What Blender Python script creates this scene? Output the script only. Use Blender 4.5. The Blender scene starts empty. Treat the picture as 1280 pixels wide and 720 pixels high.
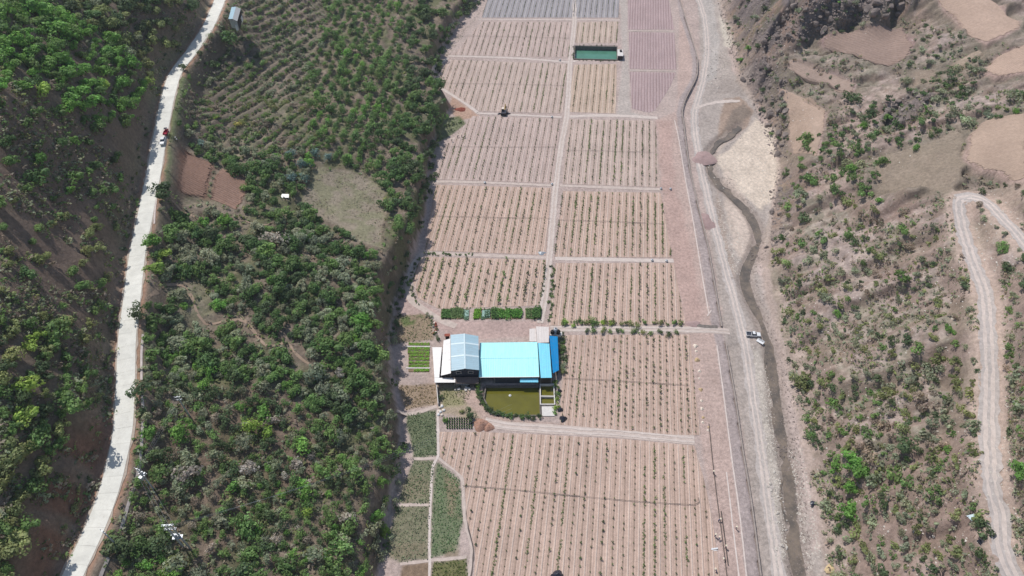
import bpy, bmesh, math, random
import numpy as np
from mathutils import Vector, Matrix
R = math.radians
scene = bpy.context.scene
COL = scene.collection

# ------------------------------------------------------------------ camera, sky, sun, exposure
PITCH, FPX, CAMZ = R(48.0), 880.0, 200.0          # focal length in pixels of the 1280 wide photo
cam_d = bpy.data.cameras.new('camera')
cam_d.sensor_width = 36.0
cam_d.lens = 36.0 * FPX / 1280.0
cam_d.clip_start, cam_d.clip_end = 1.0, 20000.0
cam = bpy.data.objects.new('camera', cam_d)
cam.location = (0, 0, CAMZ)
cam.rotation_euler = (R(90) - PITCH, 0, 0)
COL.objects.link(cam)
scene.camera = cam

SUN_EL, SUN_AZ = R(59), R(-42)                    # azimuth from +Y (away from camera), negative = left
w = bpy.data.worlds.new('World')
scene.world = w
w.use_nodes = True
nt = w.node_tree
sky = nt.nodes.new('ShaderNodeTexSky')
sky.sky_type = 'NISHITA'
sky.sun_disc = False
sky.sun_elevation = SUN_EL
sky.sun_rotation = SUN_AZ
sky.air_density, sky.dust_density = 1.2, 1.0
bg = nt.nodes['Background']
bg.inputs['Strength'].default_value = 0.112
nt.links.new(sky.outputs[0], bg.inputs[0])
sd = bpy.data.lights.new('sun', 'SUN')
sd.energy, sd.angle, sd.color = 4.0, R(0.5), (1.0, 0.97, 0.93)
sun = bpy.data.objects.new('sun', sd)
sdir = Vector((math.sin(SUN_AZ) * math.cos(SUN_EL), math.cos(SUN_AZ) * math.cos(SUN_EL), math.sin(SUN_EL)))
sun.rotation_euler = sdir.to_track_quat('Z', 'Y').to_euler()
sun.location = (0, 100, 300)
COL.objects.link(sun)
scene.view_settings.view_transform = 'Standard'
scene.view_settings.look = 'None'
scene.view_settings.gamma = 1.0
scene.view_settings.exposure = -0.2
HAZE = 0.00012

# ------------------------------------------------------------------ helpers: projection
SP, CP = math.sin(PITCH), math.cos(PITCH)
def ray(px, py):
    u, v = (px - 640) / FPX, (360 - py) / FPX
    return u, CP + v * SP, -SP + v * CP
def at(px, py, z=0.0):
    """point at height z seen at pixel (px, py) of the 1280x720 photo"""
    dx, dy, dz = ray(px, py)
    t = (z - CAMZ) / dz
    return np.array((dx * t, dy * t, z))
def proj(x, y, z):
    h = z - CAMZ
    d = y * CP - h * SP
    return 640 + FPX * x / d, 360 - FPX * (y * SP + h * CP) / d

def lin(r, g, b):
    f = lambda c: (c / 255 / 12.92) if c / 255 <= .04045 else ((c / 255 + .055) / 1.055) ** 2.4
    return (f(r), f(g), f(b))

# ------------------------------------------------------------------ numpy noise
_tab = np.random.RandomState(7).rand(256, 256)
def vnoise(x, y):
    xi, yi = np.floor(x).astype(int), np.floor(y).astype(int)
    fx, fy = x - xi, y - yi
    fx, fy = fx * fx * (3 - 2 * fx), fy * fy * (3 - 2 * fy)
    a, b = _tab[xi & 255, yi & 255], _tab[(xi + 1) & 255, yi & 255]
    c, d = _tab[xi & 255, (yi + 1) & 255], _tab[(xi + 1) & 255, (yi + 1) & 255]
    return (a * (1 - fx) + b * fx) * (1 - fy) + (c * (1 - fx) + d * fx) * fy
def fbm(x, y, sc, oc=4, seed=0.0):
    r, a, tot = 0, 1.0, 0
    x, y = x / sc + seed * 17.3, y / sc + seed * 9.1
    for i in range(oc):
        r = r + a * vnoise(x, y); tot += a
        a *= .5; x, y = x * 2.03 + 5.2, y * 2.03 + 1.7
    return r / tot
def sstep(e0, e1, x):
    t = np.clip((x - e0) / (e1 - e0), 0, 1)
    return t * t * (3 - 2 * t)

def seg_dist(x, y, P, closed=False):
    """distance to polyline P, and the index+fraction of the nearest point"""
    P = np.asarray(P, float)
    best = np.full(x.shape, 1e18); tt = np.zeros(x.shape)
    n = len(P) if closed else len(P) - 1
    for i in range(n):
        a, b = P[i], P[(i + 1) % len(P)]
        d = b[:2] - a[:2]; L = max(d @ d, 1e-9)
        t = np.clip(((x - a[0]) * d[0] + (y - a[1]) * d[1]) / L, 0, 1)
        q = (x - a[0] - t * d[0]) ** 2 + (y - a[1] - t * d[1]) ** 2
        m = q < best
        best = np.where(m, q, best); tt = np.where(m, i + t, tt)
    return np.sqrt(best), tt
def inside(x, y, P):
    P = np.asarray(P, float)
    r = np.zeros(x.shape, bool)
    for i in range(len(P)):
        a, b = P[i], P[i - 1]
        if a[1] == b[1]: continue
        r ^= ((a[1] > y) != (b[1] > y)) & (x < (b[0] - a[0]) * (y - a[1]) / (b[1] - a[1]) + a[0])
    return r
def sdf(x, y, P):
    d, _ = seg_dist(x, y, P, True)
    return np.where(inside(x, y, P), -d, d)
def smooth_poly(P, step=2.0):
    """Catmull-Rom through the points, resampled about every `step` metres"""
    P = np.asarray(P, float)
    Q = np.vstack([2 * P[0] - P[1], P, 2 * P[-1] - P[-2]])
    out = []
    for i in range(1, len(Q) - 2):
        p0, p1, p2, p3 = Q[i - 1:i + 3]
        n = max(1, int(np.linalg.norm((p2 - p1)[:2]) / step))
        for k in range(n):
            t = k / n
            out.append(.5 * (2 * p1 + (p2 - p0) * t + (2 * p0 - 5 * p1 + 4 * p2 - p3) * t * t + (3 * p1 - p0 - 3 * p2 + p3) * t ** 3))
    out.append(P[-1])
    return np.array(out)

# ------------------------------------------------------------------ terrain heights
CTRL = [  # px, py, height over the valley floor
 # left: top of the scarp above the fields
 (590,-30,8),(570,20,8),(537,80,10),(527,120,11),(518,180,12),(525,230,12),(512,280,14),(478,330,16),(476,400,16),(480,470,14),(488,540,10),(478,620,9),(462,690,9),(440,730,10),
 (470,60,18),(400,60,25),(330,40,33),(460,150,18),(400,150,24),(330,150,30),(260,140,36),(440,240,17),(400,260,19),(340,240,25),(270,230,31),
 (430,350,19),(350,350,24),(260,350,28),(210,350,32),(420,450,17),(340,450,21),(260,450,26),(200,450,30),(440,560,13),(360,560,17),(280,560,22),(220,560,27),
 (400,660,13),(320,660,17),(240,660,23),(180,660,28),(350,740,15),(200,740,25),
 # the concrete road
 (272,0,44),(245,60,43),(215,110,42),(200,180,40),(187,250,38.5),(172,330,37),(160,420,35.5),(155,500,34),(143,570,33),(125,640,32),(95,719,31),
 # left: top of the cut bank, then the hill
 (228,20,55),(188,90,53),(166,170,50),(150,250,48),(140,330,45),(128,420,43),(112,500,42),(72,570,42),(44,640,41),(10,719,41),
 (150,20,66),(60,20,80),(0,20,90),(110,130,66),(50,130,76),(0,130,84),(90,230,59),(0,230,74),(80,350,53),(0,350,66),(60,450,51),(0,450,60),(0,560,54),(0,650,49),
 # right bank and hill
 (925,10,12),(945,80,10),(960,120,8),(985,165,11),(1005,150,14),(1003,190,13),(985,208,9),(1025,122,17),(990,80,18),(1040,98,20),(1075,60,27),(1120,50,30),(1035,52,25),(1000,58,22),
 (960,15,25),(1000,3,36),(1050,-6,42),(1100,-4,43),(1150,-5,43),(1115,27,32),(1060,32,28),(1020,42,25),(1200,25,44),(1270,20,50),(1160,100,33),(1250,80,46),(1270,170,46),(1235,190,42),(1180,220,36),
 (1130,200,28),(1090,230,22),(1050,200,17),(1000,260,8),(1060,300,15),(1130,310,24),(1180,320,32),(1000,340,6),(1080,420,16),(1150,430,25),(1200,430,32),(1010,470,4),
 (1080,560,13),(1150,560,22),(1200,560,29),(1050,660,5),(1120,660,15),(1190,660,26),
 (1200,250,38),(1212,310,37),(1232,380,36),(1237,480,35),(1237,560,34),(1245,640,33),(1262,719,32),(1240,255,39),(1280,310,42),
 (1256,400,42),(1260,500,41),(1268,600,40),(1285,680,39),(1280,450,47),(1285,560,47),(1278,240,47),(1265,345,42),
]
CW = np.array([at(*c) for c in CTRL])
# keep the far surroundings calm
CW = np.vstack([CW, [(-420, 560, 110), (0, 640, 4), (420, 640, 70), (-420, 300, 110), (-330, 60, 70), (-200, -80, 60), (0, -120, 4), (300, 40, 60), (420, 260, 90), (-150, 560, 50), (200, 560, 50)]])
def rbf_fit(P, c=5.0):
    n = len(P)
    d = np.hypot(P[:, None, 0] - P[None, :, 0], P[:, None, 1] - P[None, :, 1])
    A = np.sqrt(d * d + c * c) / 100
    M = np.zeros((n + 1, n + 1)); M[:n, :n] = A; M[:n, n] = M[n, :n] = 1
    M[:n, :n] -= np.eye(n) * 0.006
    return np.linalg.solve(M, np.append(P[:, 2], 0))
RW = rbf_fit(CW)
def hill_z(x, y, c=5.0):
    z = np.full(x.shape, RW[-1])
    for p, wt in zip(CW, RW[:-1]):
        z = z + wt * np.sqrt((x - p[0]) ** 2 + (y - p[1]) ** 2 + c * c) / 100
    return z
def P0(pts, z=0.0):
    return [at(p[0], p[1], z)[:2] for p in pts]
LEFT_FOOT = [(604,-25),(600,0),(575,28),(556,60),(545,92),(548,112),(566,134),(556,165),(541,190),(539,230),(536,265),(526,305),(512,345),(496,385),(492,430),(494,480),(503,520),(505,570),(494,620),(482,680),(476,740)]
RIGHT_FOOT = [(1032,740),(1028,680),(1016,620),(1003,560),(988,480),(973,420),(958,370),(951,320),(962,270),(971,215),(966,170),(942,128),(921,100),(916,60),(906,30),(898,0),(894,-25)]
FLOOR = [(-10, 700)] + [tuple(p) for p in P0(LEFT_FOOT)] + [(-40, -200), (120, -200)] + [tuple(p) for p in P0(RIGHT_FOOT)] + [(150, 700)]
WALL_PX = [(846,-25),(850,0),(863,43),(871,70),(872,85),(870,98),(857,124),(853,140),(855,156),(858,182),(863,215),(871,250),(884,303),(891,342),(902,408),(907,428),(919,498),(928,560),(939,627),(951,720),(954,745)]
WALL = smooth_poly([at(*p) for p in WALL_PX], 2.0)
BED = [tuple(p[:2]) for p in WALL[::3]] + [tuple(p) for p in P0([(1045,745)] + RIGHT_FOOT)]
STREAM_PX = [(925,158,15),(912,170,12),(898,178,10),(889,192,9),(887,210,10),(896,228,10),(912,242,12),(928,258,11),(942,278,13),(948,298,14),(941,320,15),(932,342,16),(935,365,16),(948,396,16),(960,428,16),(966,462,16),(970,502,16),(977,548,16),(986,592,17),(990,640,17),(993,682,18),(1001,722,20),(1006,748,20)]
STREAM = smooth_poly([np.append(at(p[0], p[1], -2.1), p[2]) for p in STREAM_PX], 2.0)

def base_height(x, y):
    d = sdf(x, y, FLOOR)
    hz = np.maximum(hill_z(x, y), 1.0)
    left = x < 40
    wob = 3 * (fbm(x, y, 12, 3, 3) - .5)
    k = np.where(left, sstep(0.0, 4.8, d + wob), sstep(0.0, 13.0, d + wob * 1.5))
    z = np.clip(hz, 0, 130) * k
    bed = sdf(x, y, BED)
    z = z - np.where(bed < 0, 1, 0) * 1.3 * (1 - k) - sstep(0, 20, -bed) * .5 * (1 - k)
    return z
def ray_hit(px, py, hf):
    px, py = np.atleast_1d(np.asarray(px, float)), np.atleast_1d(np.asarray(py, float))
    dx, dy, dz = (px - 640) / FPX, CP + (360 - py) / FPX * SP, -SP + (360 - py) / FPX * CP
    lo, hi = (130 - CAMZ) / dz, (-4 - CAMZ) / dz
    f = None
    n = 60
    t = lo.copy(); found = np.zeros(px.shape, bool); a = lo.copy(); b = hi.copy()
    for i in range(n + 1):
        tt = lo + (hi - lo) * i / n
        g = CAMZ + dz * tt - hf(dx * tt, dy * tt)
        new = (~found) & (g <= 0)
        b = np.where(new, tt, b)
        a = np.where((~found) & (g > 0), tt, a)
        found |= new
    for i in range(14):
        m = (a + b) / 2
        g = CAMZ + dz * m - hf(dx * m, dy * m)
        a = np.where(g > 0, m, a); b = np.where(g > 0, b, m)
    return np.stack([dx * b, dy * b, CAMZ + dz * b], -1)

ROAD_PX = [(279,-22),(275,0),(262,28),(245,58),(222,88),(212,112),(205,145),(198,185),(190,228),(181,270),(172,320),(165,370),(159,425),(157,480),(154,530),(147,575),(133,625),(113,672),(92,718),(82,742)]
DIRT_PX = [(1292,318),(1270,290),(1250,267),(1232,253),(1214,246),(1201,249),(1198,262),(1204,290),(1216,325),(1229,362),(1236,410),(1237,470),(1236,540),(1241,600),(1247,645),(1257,688),(1270,730)]
def road_line(px, step=2.0):
    p = ray_hit([q[0] for q in px], [q[1] for q in px], base_height)
    s = smooth_poly(p, step)
    for _ in range(12):
        s[1:-1, 2] = (s[:-2, 2] + s[1:-1, 2] * 2 + s[2:, 2]) / 4
    return s
ROAD = road_line(ROAD_PX)
DIRT = road_line(DIRT_PX)

def axis(lo, hi, step, far):
    core = list(np.arange(lo, hi + .01, step))
    g, s = [], step
    v = hi
    while v < far:
        s *= 1.25; v += s; g.append(v)
    g2, s, v = [], step, lo
    while v > -far:
        s *= 1.25; v -= s; g2.append(v)
    return np.array(g2[::-1] + core + g)
STEP = 0.8
AX, AY = axis(-318, 318, STEP, 4000), axis(72, 432, STEP, 4000)
GX, GY = np.meshgrid(AX, AY, indexing='xy')
core = (GX > -420) & (GX < 420) & (GY > -60) & (GY < 640)
GZ = base_height(np.clip(GX, -420, 420), np.clip(GY, -120, 640))
D_FLOOR = sdf(GX, GY, FLOOR)
def near_line(L, off):
    lo, hi = L[:, :2].min(0) - off, L[:, :2].max(0) + off
    return (GX > lo[0]) & (GX < hi[0]) & (GY > lo[1]) & (GY < hi[1])
D_ROAD = np.full(GX.shape, 99.0); D_DIRT = np.full(GX.shape, 99.0)
road_flat = []
for L, half, D in ((ROAD, 3.6, D_ROAD), (DIRT, 2.6, D_DIRT)):
    m = near_line(L, 20)
    d, t = seg_dist(GX[m], GY[m], L)
    D[m] = d
    i = np.clip(t.astype(int), 0, len(L) - 2)
    zr = L[i, 2] + (L[i + 1, 2] - L[i, 2]) * (t - i)
    road_flat.append((m, d, zr, half))
# rough ground on the hills, deep relief on the rocky cliff
hillm = sstep(2, 9, D_FLOOR) * sstep(3.5, 8, D_ROAD) * sstep(2.5, 6, D_DIRT)
rough = (fbm(GX, GY, 22, 5, 1) - .5) * 4.0 + (np.abs(fbm(GX, GY, 7, 4, 2) - .5) * -4.0 + .7)
CLIFFS = [[(915,62),(905,20),(925,-12),(1150,-12),(1142,14),(1105,30),(1070,32),(1030,45),(985,62),(960,70)], [(922,95),(940,70),(968,72),(985,95),(972,110),(985,150),(985,200),(968,190),(955,150)],
          [(962,215),(985,205),(990,260),(965,300),(958,280)], [(1095,170),(1110,140),(1150,115),(1165,125),(1120,160)], [(1255,250),(1275,245),(1290,290),(1270,285)]]
cliffm = np.zeros(GX.shape)
def hitpoly(P, hf=base_height):
    h = ray_hit([p[0] for p in P], [p[1] for p in P], hf)
    return h[:, :2]
for P in CLIFFS:
    W = hitpoly(P)
    lo, hi = W.min(0) - 10, W.max(0) + 10
    m = (GX > lo[0]) & (GX < hi[0]) & (GY > lo[1]) & (GY < hi[1])
    cliffm[m] = np.maximum(cliffm[m], 1 - sstep(-3, 3, sdf(GX[m] + 5 * (fbm(GX[m], GY[m], 9, 3, 5) - .5), GY[m], W)))
wx, wy = GX + 6 * (fbm(GX, GY, 14, 3, 8) - .5), GY + 6 * (fbm(GX, GY, 14, 3, 9) - .5)
def strata(a, b, per, seed):
    q = (wx * a + wy * b) / per + 1.6 * fbm(wx, wy, per * 1.6, 3, seed)
    q = q - np.floor(q)
    return np.where(q < .8, q / .8, (1 - q) / .2)
# planted / ploughed patches on the slopes stay even
PATCHES_PX = [  # polygon, colour, feather, row spacing of the plough lines
 ([(229,187),(268,206),(259,248),(221,237)], (132,102,88)), ([(275,210),(317,226),(297,263),(262,249)], (138,108,94)),
 ([(396,208),(440,216),(482,234),(477,312),(452,302),(420,280),(374,255)], (148,136,120)),
 ([(1022,50),(1052,38),(1090,32),(1128,33),(1143,55),(1136,70),(1112,84),(1088,80),(1060,68),(1030,60)], (150,127,122)),
 ([(985,75),(1040,92),(1071,106),(1066,118),(1035,107),(984,86)], (160,138,132)),
 ([(974,108),(1008,127),(1033,138),(1030,165),(1022,198),(990,193),(985,150)], (172,148,138)),
 ([(1170,0),(1235,-4),(1277,28),(1275,36),(1235,54),(1206,40),(1190,20)], (178,152,142)),
 ([(1284,56),(1247,70),(1228,90),(1245,98),(1284,92)], (174,148,138)),
 ([(1284,140),(1232,150),(1210,170),(1205,202),(1226,213),(1250,215),(1262,230),(1284,228)], (168,144,134)),
 ([(1092,196),(1160,180),(1200,160),(1206,205),(1190,240),(1150,238),(1095,240)], (150,134,118)),
 ([(1188,80),(1226,60),(1232,66),(1195,88)], (168,148,130)), ([(1140,90),(1165,85),(1168,108),(1140,110)], (150,132,116)),
]
patchm = np.zeros(GX.shape)
PATCH_MASKS = []
for P, c in PATCHES_PX:
    W = hitpoly(P)
    lo, hi = W.min(0) - 8, W.max(0) + 8
    m = (GX > lo[0]) & (GX < hi[0]) & (GY > lo[1]) & (GY < hi[1])
    k = 1 - sstep(-.7, .9, sdf(GX[m] + 2.5 * (fbm(GX[m], GY[m], 6, 3, 5) - .5), GY[m] + 2.5 * (fbm(GX[m], GY[m], 6, 3, 6) - .5), W))
    patchm[m] = np.maximum(patchm[m], k)
    PATCH_MASKS.append((m, k * (.6 if c in ((150,134,118), (168,148,130), (150,132,116)) else 1), c))
gul = np.abs(fbm(GX * .28, GY, 13, 4, 55) - .5)
GZ = GZ + hillm * (GX > 40) * (1 - patchm) * (1 - cliffm) * (np.minimum(gul, .18) * 24 - 2.4) + hillm * (GX > 40) * (1 - patchm) * (1 - cliffm) * (fbm(GX, GY, 4, 4, 56) - .5) * 2.2
GZ = GZ + hillm * (rough * (1 - .9 * patchm) * (1 - .3 * cliffm) + cliffm * ((strata(.8, -.55, 13, 51) - .5) * 6.5 + (strata(.95, .2, 5.5, 52) - .5) * 2.6 + (fbm(GX, GY, 5, 4, 53) - .5) * 3))
# stepped terraces on the upper middle slope, along the planted rows
for P, ang, per, amp in (([(296,-12),(410,-12),(390,100),(400,190),(330,190),(240,170),(222,130),(250,70)], 68, 4.4, 1.0), ([(410,-12),(520,-12),(508,100),(500,180),(470,228),(430,205),(400,190),(390,100)], 86, 4.2, .7)):
    W = hitpoly(P); lo, hi = W.min(0) - 4, W.max(0) + 4
    m = (GX > lo[0]) & (GX < hi[0]) & (GY > lo[1]) & (GY < hi[1])
    k = 1 - sstep(-3, 2, sdf(GX[m], GY[m], W))
    a_ = R(ang); q = (-GX[m] * math.sin(a_) + GY[m] * math.cos(a_)) / per + .5 * fbm(GX[m], GY[m], 25, 2, 66)
    q = q - np.floor(q)
    GZ[m] = GZ[m] + hillm[m] * k * amp * (np.where(q < .75, q / .75, (1 - q) / .25) - .5)
for m, d, zr, half in road_flat:
    k = sstep(half, half + 4.5, d)
    GZ[m] = np.where(d < half + 4.5, (zr - .12) * (1 - k) + GZ[m] * k, GZ[m])
# riverbed: stream cut and gravel humps
BEDM = sdf(GX, GY, BED) < 0
m = near_line(STREAM, 25)
d, t = seg_dist(GX[m], GY[m], STREAM)
D_STR = np.full(GX.shape, 99.0); D_STR[m] = d
GZ = np.where(BEDM & (D_FLOOR < 0), GZ + (fbm(GX, GY, 6, 4, 11) - .5) * .9 * sstep(2, 5, D_STR), GZ)
GZ = GZ - (1 - sstep(1.5, 4.0, D_STR)) * .9
ramp_c = at(906, 417)
m = (np.abs(GX - ramp_c[0]) < 14) & (np.abs(GY - ramp_c[1]) < 12)
k = (1 - sstep(2.5, 6, np.abs(GY[m] - ramp_c[1]))) * (1 - sstep(9, 14, np.abs(GX[m] - ramp_c[0])))
GZ[m] = GZ[m] * (1 - k) + k * (-1.5 * sstep(-6, 8, GX[m] - ramp_c[0]))
# ponds are dug in
POND = P0([(607,482),(673,482),(675,519),(650,519),(622,517),(612,511),(605,498)])
POND_UP = P0([(719,57.5),(771,58),(771.5,75),(718.5,74)])
TANK = P0([(675,481),(692,481),(693,505),(675.5,505)])
for P, dep in ((POND, 1.6), (POND_UP, 2.2), (TANK, 1.5)):
    P = np.array(P); lo, hi = P.min(0) - 3, P.max(0) + 3
    m = (GX > lo[0]) & (GX < hi[0]) & (GY > lo[1]) & (GY < hi[1])
    GZ[m] = np.where(sdf(GX[m], GY[m], P) < .45, -dep - .8, GZ[m])
# a trench along the field edge
TRENCH = smooth_poly([at(*p) for p in [(886,530),(891,580),(897,630),(903,675),(909,725),(911,745)]], 2)
def height(x, y):
    x, y = np.atleast_1d(np.asarray(x, float)), np.atleast_1d(np.asarray(y, float))
    i = np.clip(np.searchsorted(AX, x) - 1, 0, len(AX) - 2); j = np.clip(np.searchsorted(AY, y) - 1, 0, len(AY) - 2)
    fx = np.clip((x - AX[i]) / (AX[i + 1] - AX[i]), 0, 1); fy = np.clip((y - AY[j]) / (AY[j + 1] - AY[j]), 0, 1)
    return (GZ[j, i] * (1 - fx) + GZ[j, i + 1] * fx) * (1 - fy) + (GZ[j + 1, i] * (1 - fx) + GZ[j + 1, i + 1] * fx) * fy
def on(px, py):
    """point of the ground seen at a photo pixel"""
    return ray_hit(px, py, height)
def on1(px, py):
    return on(px, py)[0]

# ------------------------------------------------------------------ ground cover colours
C = np.zeros(GX.shape + (3,))
def mix(m, k, col):
    if np.ndim(k) == 2: k = k[m]
    k = np.asarray(k)[..., None] if np.ndim(k) else k
    C[m] = C[m] * (1 - k) + np.asarray(col) * k
n1, n2, n3 = fbm(GX, GY, 30, 4, 21), fbm(GX, GY, 8, 4, 22), fbm(GX, GY, 2.5, 3, 23)
allm = np.ones(GX.shape, bool)
mix(allm, 1.0, lin(126, 112, 98))
left = GX < 40
mix(left, sstep(.42, .62, n2[left]) * .8, lin(104, 108, 76))
mix(left & (GX < -95), .35, lin(150, 138, 122))
mix(left, sstep(.5, .7, n1[left]) * .5, lin(116, 104, 94))
mix(left, sstep(.55, .75, n3[left]) * .5, lin(156, 140, 126))
rt = ~left
mix(rt, 1.0, lin(166, 149, 141))
mix(rt, sstep(.45, .65, n2[rt]) * .75, lin(144, 138, 120))
mix(rt, sstep(.5, .66, n1[rt]) * .6, lin(158, 136, 126))
mix(rt, sstep(.58, .72, n3[rt]) * .55, lin(190, 172, 160))
mix(rt, sstep(.58, .72, 1 - n3[rt]) * .6, lin(112, 106, 92))
def paint(P, col, k=1.0, feather=.8, warp=2.0, hf=None, px=True, noise=None):
    W = np.array(P if not px else (hitpoly(P, height) if hf is None else P0(P, hf)))
    lo, hi = W.min(0) - 6, W.max(0) + 6
    m = (GX > lo[0]) & (GX < hi[0]) & (GY > lo[1]) & (GY < hi[1])
    x, y = GX[m], GY[m]
    s = sdf(x + warp * 2 * (fbm(x, y, 5, 3, 31) - .5), y + warp * 2 * (fbm(x, y, 5, 3, 32) - .5), W)
    kk = (1 - sstep(-feather, feather, s)) * k
    if noise: kk = kk * sstep(noise[1], noise[2], fbm(x, y, noise[0], 4, noise[3] if len(noise) > 3 else 41))
    mix(m, kk, lin(*col))
# cut bank along the road, scarp, cliffs: bare red brown earth
slope = np.hypot(*np.gradient(GZ, AY, AX))
steep = sstep(.65, 1.1, slope) * hillm
mix(allm, steep * .8 * (GX < 40), lin(120, 104, 92))
mix(allm, steep * .6 * (GX >= 40), lin(140, 118, 106))
mix(allm, np.clip(cliffm, 0, 1) * .95, lin(118, 108, 106))
mix(allm, cliffm * sstep(.5, .65, n2) * .8, lin(150, 126, 112))
mix(allm, cliffm * sstep(.55, .7, n1) * sstep(.4, .6, n3) * .6, lin(104, 104, 74))
paint([(60,560),(100,520),(128,500),(140,520),(136,580),(110,640),(85,690),(60,745),(15,745),(40,640)], (128,96,80), .85, 2, 3, noise=(6, .25, .5))
paint([(0,200),(100,240),(140,300),(135,420),(90,400),(0,390)], (124,106,96), .6, 4, 5)
paint([(230,60),(330,20),(330,150),(240,185)], (106,96,86), .6, 8, 5)
paint([(190,500),(330,480),(420,520),(430,600),(230,720),(170,720)], (118,98,86), .5, 6, 6)
for P, c in PATCHES_PX[3:]:
    W = hitpoly(P); lo, hi = W.min(0) - 9, W.max(0) + 9
    m = (GX > lo[0]) & (GX < hi[0]) & (GY > lo[1]) & (GY < hi[1])
    s_ = sdf(GX[m], GY[m], W)
    mix(m, (1 - sstep(1.5, 8, s_ + 5 * (n2[m] - .5))) * .75, lin(126, 116, 102))
for m, k, c in PATCH_MASKS:
    mix(m, k * .97, lin(*c))
paint([(396,208),(440,216),(482,234),(477,312),(452,302),(420,280),(374,255)], (118,122,88), .5, 1, 2, noise=(4, .42, .62))
# valley floor
floor = D_FLOOR < 1.5
mix(floor, 1.0, lin(182, 164, 156))
mix(floor, sstep(.45, .7, n2[floor]) * .35, lin(172, 152, 144))
fp = lambda P, c, k=1.0, f=.6, wp=.6, **kw: paint(P, c, k, f, wp, hf=0.0, **kw)
paint([(851,-20),(856,30),(866,70),(866,95),(848,124),(843,140),(820,150),(826,235),(838,320),(858,410),(865,480),(878,560),(890,640),(903,745),(938,745),(916,570),(898,440),(868,285),(848,170),(846,140)], (186,163,153), 1, .7, .5, hf=0.0)
paint([(822,150),(838,150),(845,235),(866,320),(880,400),(858,410),(838,320),(826,235)], (182,154,144), .8, 1.5, 1.5, hf=0.0)
LEVEE = [(843,-20),(850,20),(858,45),(866,75),(865,98),(850,122),(846,140),(848,170),(857,225),(869,285),(888,395),(897,440),(914,569),(933,720),(936,745)]
paint(LEVEE + WALL_PX[::-1], (168,154,150), 1, .3, .3, hf=0.0)
paint([(774,-20),(784,-20),(785,60),(788,140),(820,148),(770,146),(776,100),(778,60)], (182,170,162), 1, .5, .6, hf=0.0)
# compound yard
fp([(503,362),(520,376),(548,390),(553,401),(680,402),(690,412),(684,420),(600,424),(563,420),(545,410),(530,396),(500,394)], (184,160,152))
fp([(546,478),(600,480),(604,500),(612,512),(606,528),(552,516),(548,500)], (168,152,132))
fp([(552,484),(590,488),(585,505),(552,510)], (140,138,98), .7, noise=(4, .35, .6))
fp([(585,486),(600,484),(602,500),(612,514),(640,525),(700,530),(700,536),(640,534),(606,530),(592,512),(580,500)], (184,160,148))
# lower left crop fields
CROPS = [([(507,518),(545,513),(546,570),(517,572)], (112,118,92)), ([(517,575),(543,577),(537,630),(497,628)], (124,124,100)), ([(497,632),(537,632),(535,700),(500,703),(480,693)], (130,126,104)),
         ([(546,577),(563,590),(575,600),(578,653),(570,690),(538,697),(541,620)], (116,124,96)), ([(503,707),(537,703),(537,745),(495,745)], (136,116,98)), ([(540,703),(583,698),(588,745),(540,745)], (112,110,76)),
         ([(497,482),(546,480),(547,505),(507,513)], (158,138,118)), ([(492,395),(540,392),(542,425),(494,430)], (150,132,112))]
for P, c in CROPS: fp(P, c, 1, .5, .5)
fp([(555,590),(577,605),(579,653),(572,697),(545,697),(560,650)], (140,126,104), .8, noise=(6, .4, .6))
fp([(500,397),(528,394),(530,404),(505,408)], (92,112,62), .8, noise=(3, .3, .5))
fp([(496,600),(540,590),(538,700),(485,700)], (140,128,108), .6, noise=(5, .5, .6))
# notch at the left edge
fp([(566,120),(592,140),(600,146),(575,150),(560,136)], (178,148,130))
fp([(545,150),(575,145),(583,155),(560,172),(545,178)], (96,108,70), .8)
# riverbed
paint([(872,-20),(895,-20),(915,90),(940,125),(970,210),(962,290),(955,330),(990,480),(1030,690),(1035,745),(955,745),(925,540),(905,420),(872,200),(875,110)], (172,160,152), 1, 1, 1, hf=-2.0)
BEDCOL = [([(945,150),(966,168),(971,212),(966,252),(950,266),(930,248),(905,222),(896,198),(915,182)], (208,192,176), 1), ([(905,205),(915,225),(935,260),(945,290),(930,330),(915,310),(905,260)], (204,186,172), .8),
          ([(905,125),(925,122),(942,140),(935,158),(912,170),(893,182),(900,150)], (156,134,118), .85), ([(912,140),(930,130),(940,145),(925,158),(905,166)], (128,116,106), .8), ([(898,172),(912,165),(905,180),(892,196)], (206,192,178), .9),
          ([(870,-20),(888,-20),(900,60),(893,100),(878,108),(882,60)], (178,170,164), .9), ([(898,20),(912,40),(914,62),(905,58)], (196,186,172), .9),
          ([(940,290),(952,300),(958,330),(968,400),(985,470),(1005,560),(1028,690),(1012,690),(990,570),(975,480),(962,400),(948,350)], (186,168,160), .9),
          ([(900,100),(935,100),(930,120),(895,118)], (160,148,140), .8), ([(898,235),(908,300),(920,350),(905,345),(893,290)], (166,148,136), .8),
          ([(955,430),(963,470),(972,560),(984,640),(990,700),(970,700),(950,560),(940,440)], (182,172,162), .9)]
for P, c, k in BEDCOL: paint(P, c, k, .9, 1.5, hf=-2.2)
k = (1 - sstep(2.2, 4.5, D_STR)) * BEDM
mix(allm, k * .6, lin(150, 134, 124))
# banks of the right hill near the river are pale and stony
mix(allm, (1 - sstep(1, 9, D_FLOOR)) * (D_FLOOR > 0) * (GX > 40) * .4, lin(168, 146, 130))
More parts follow.
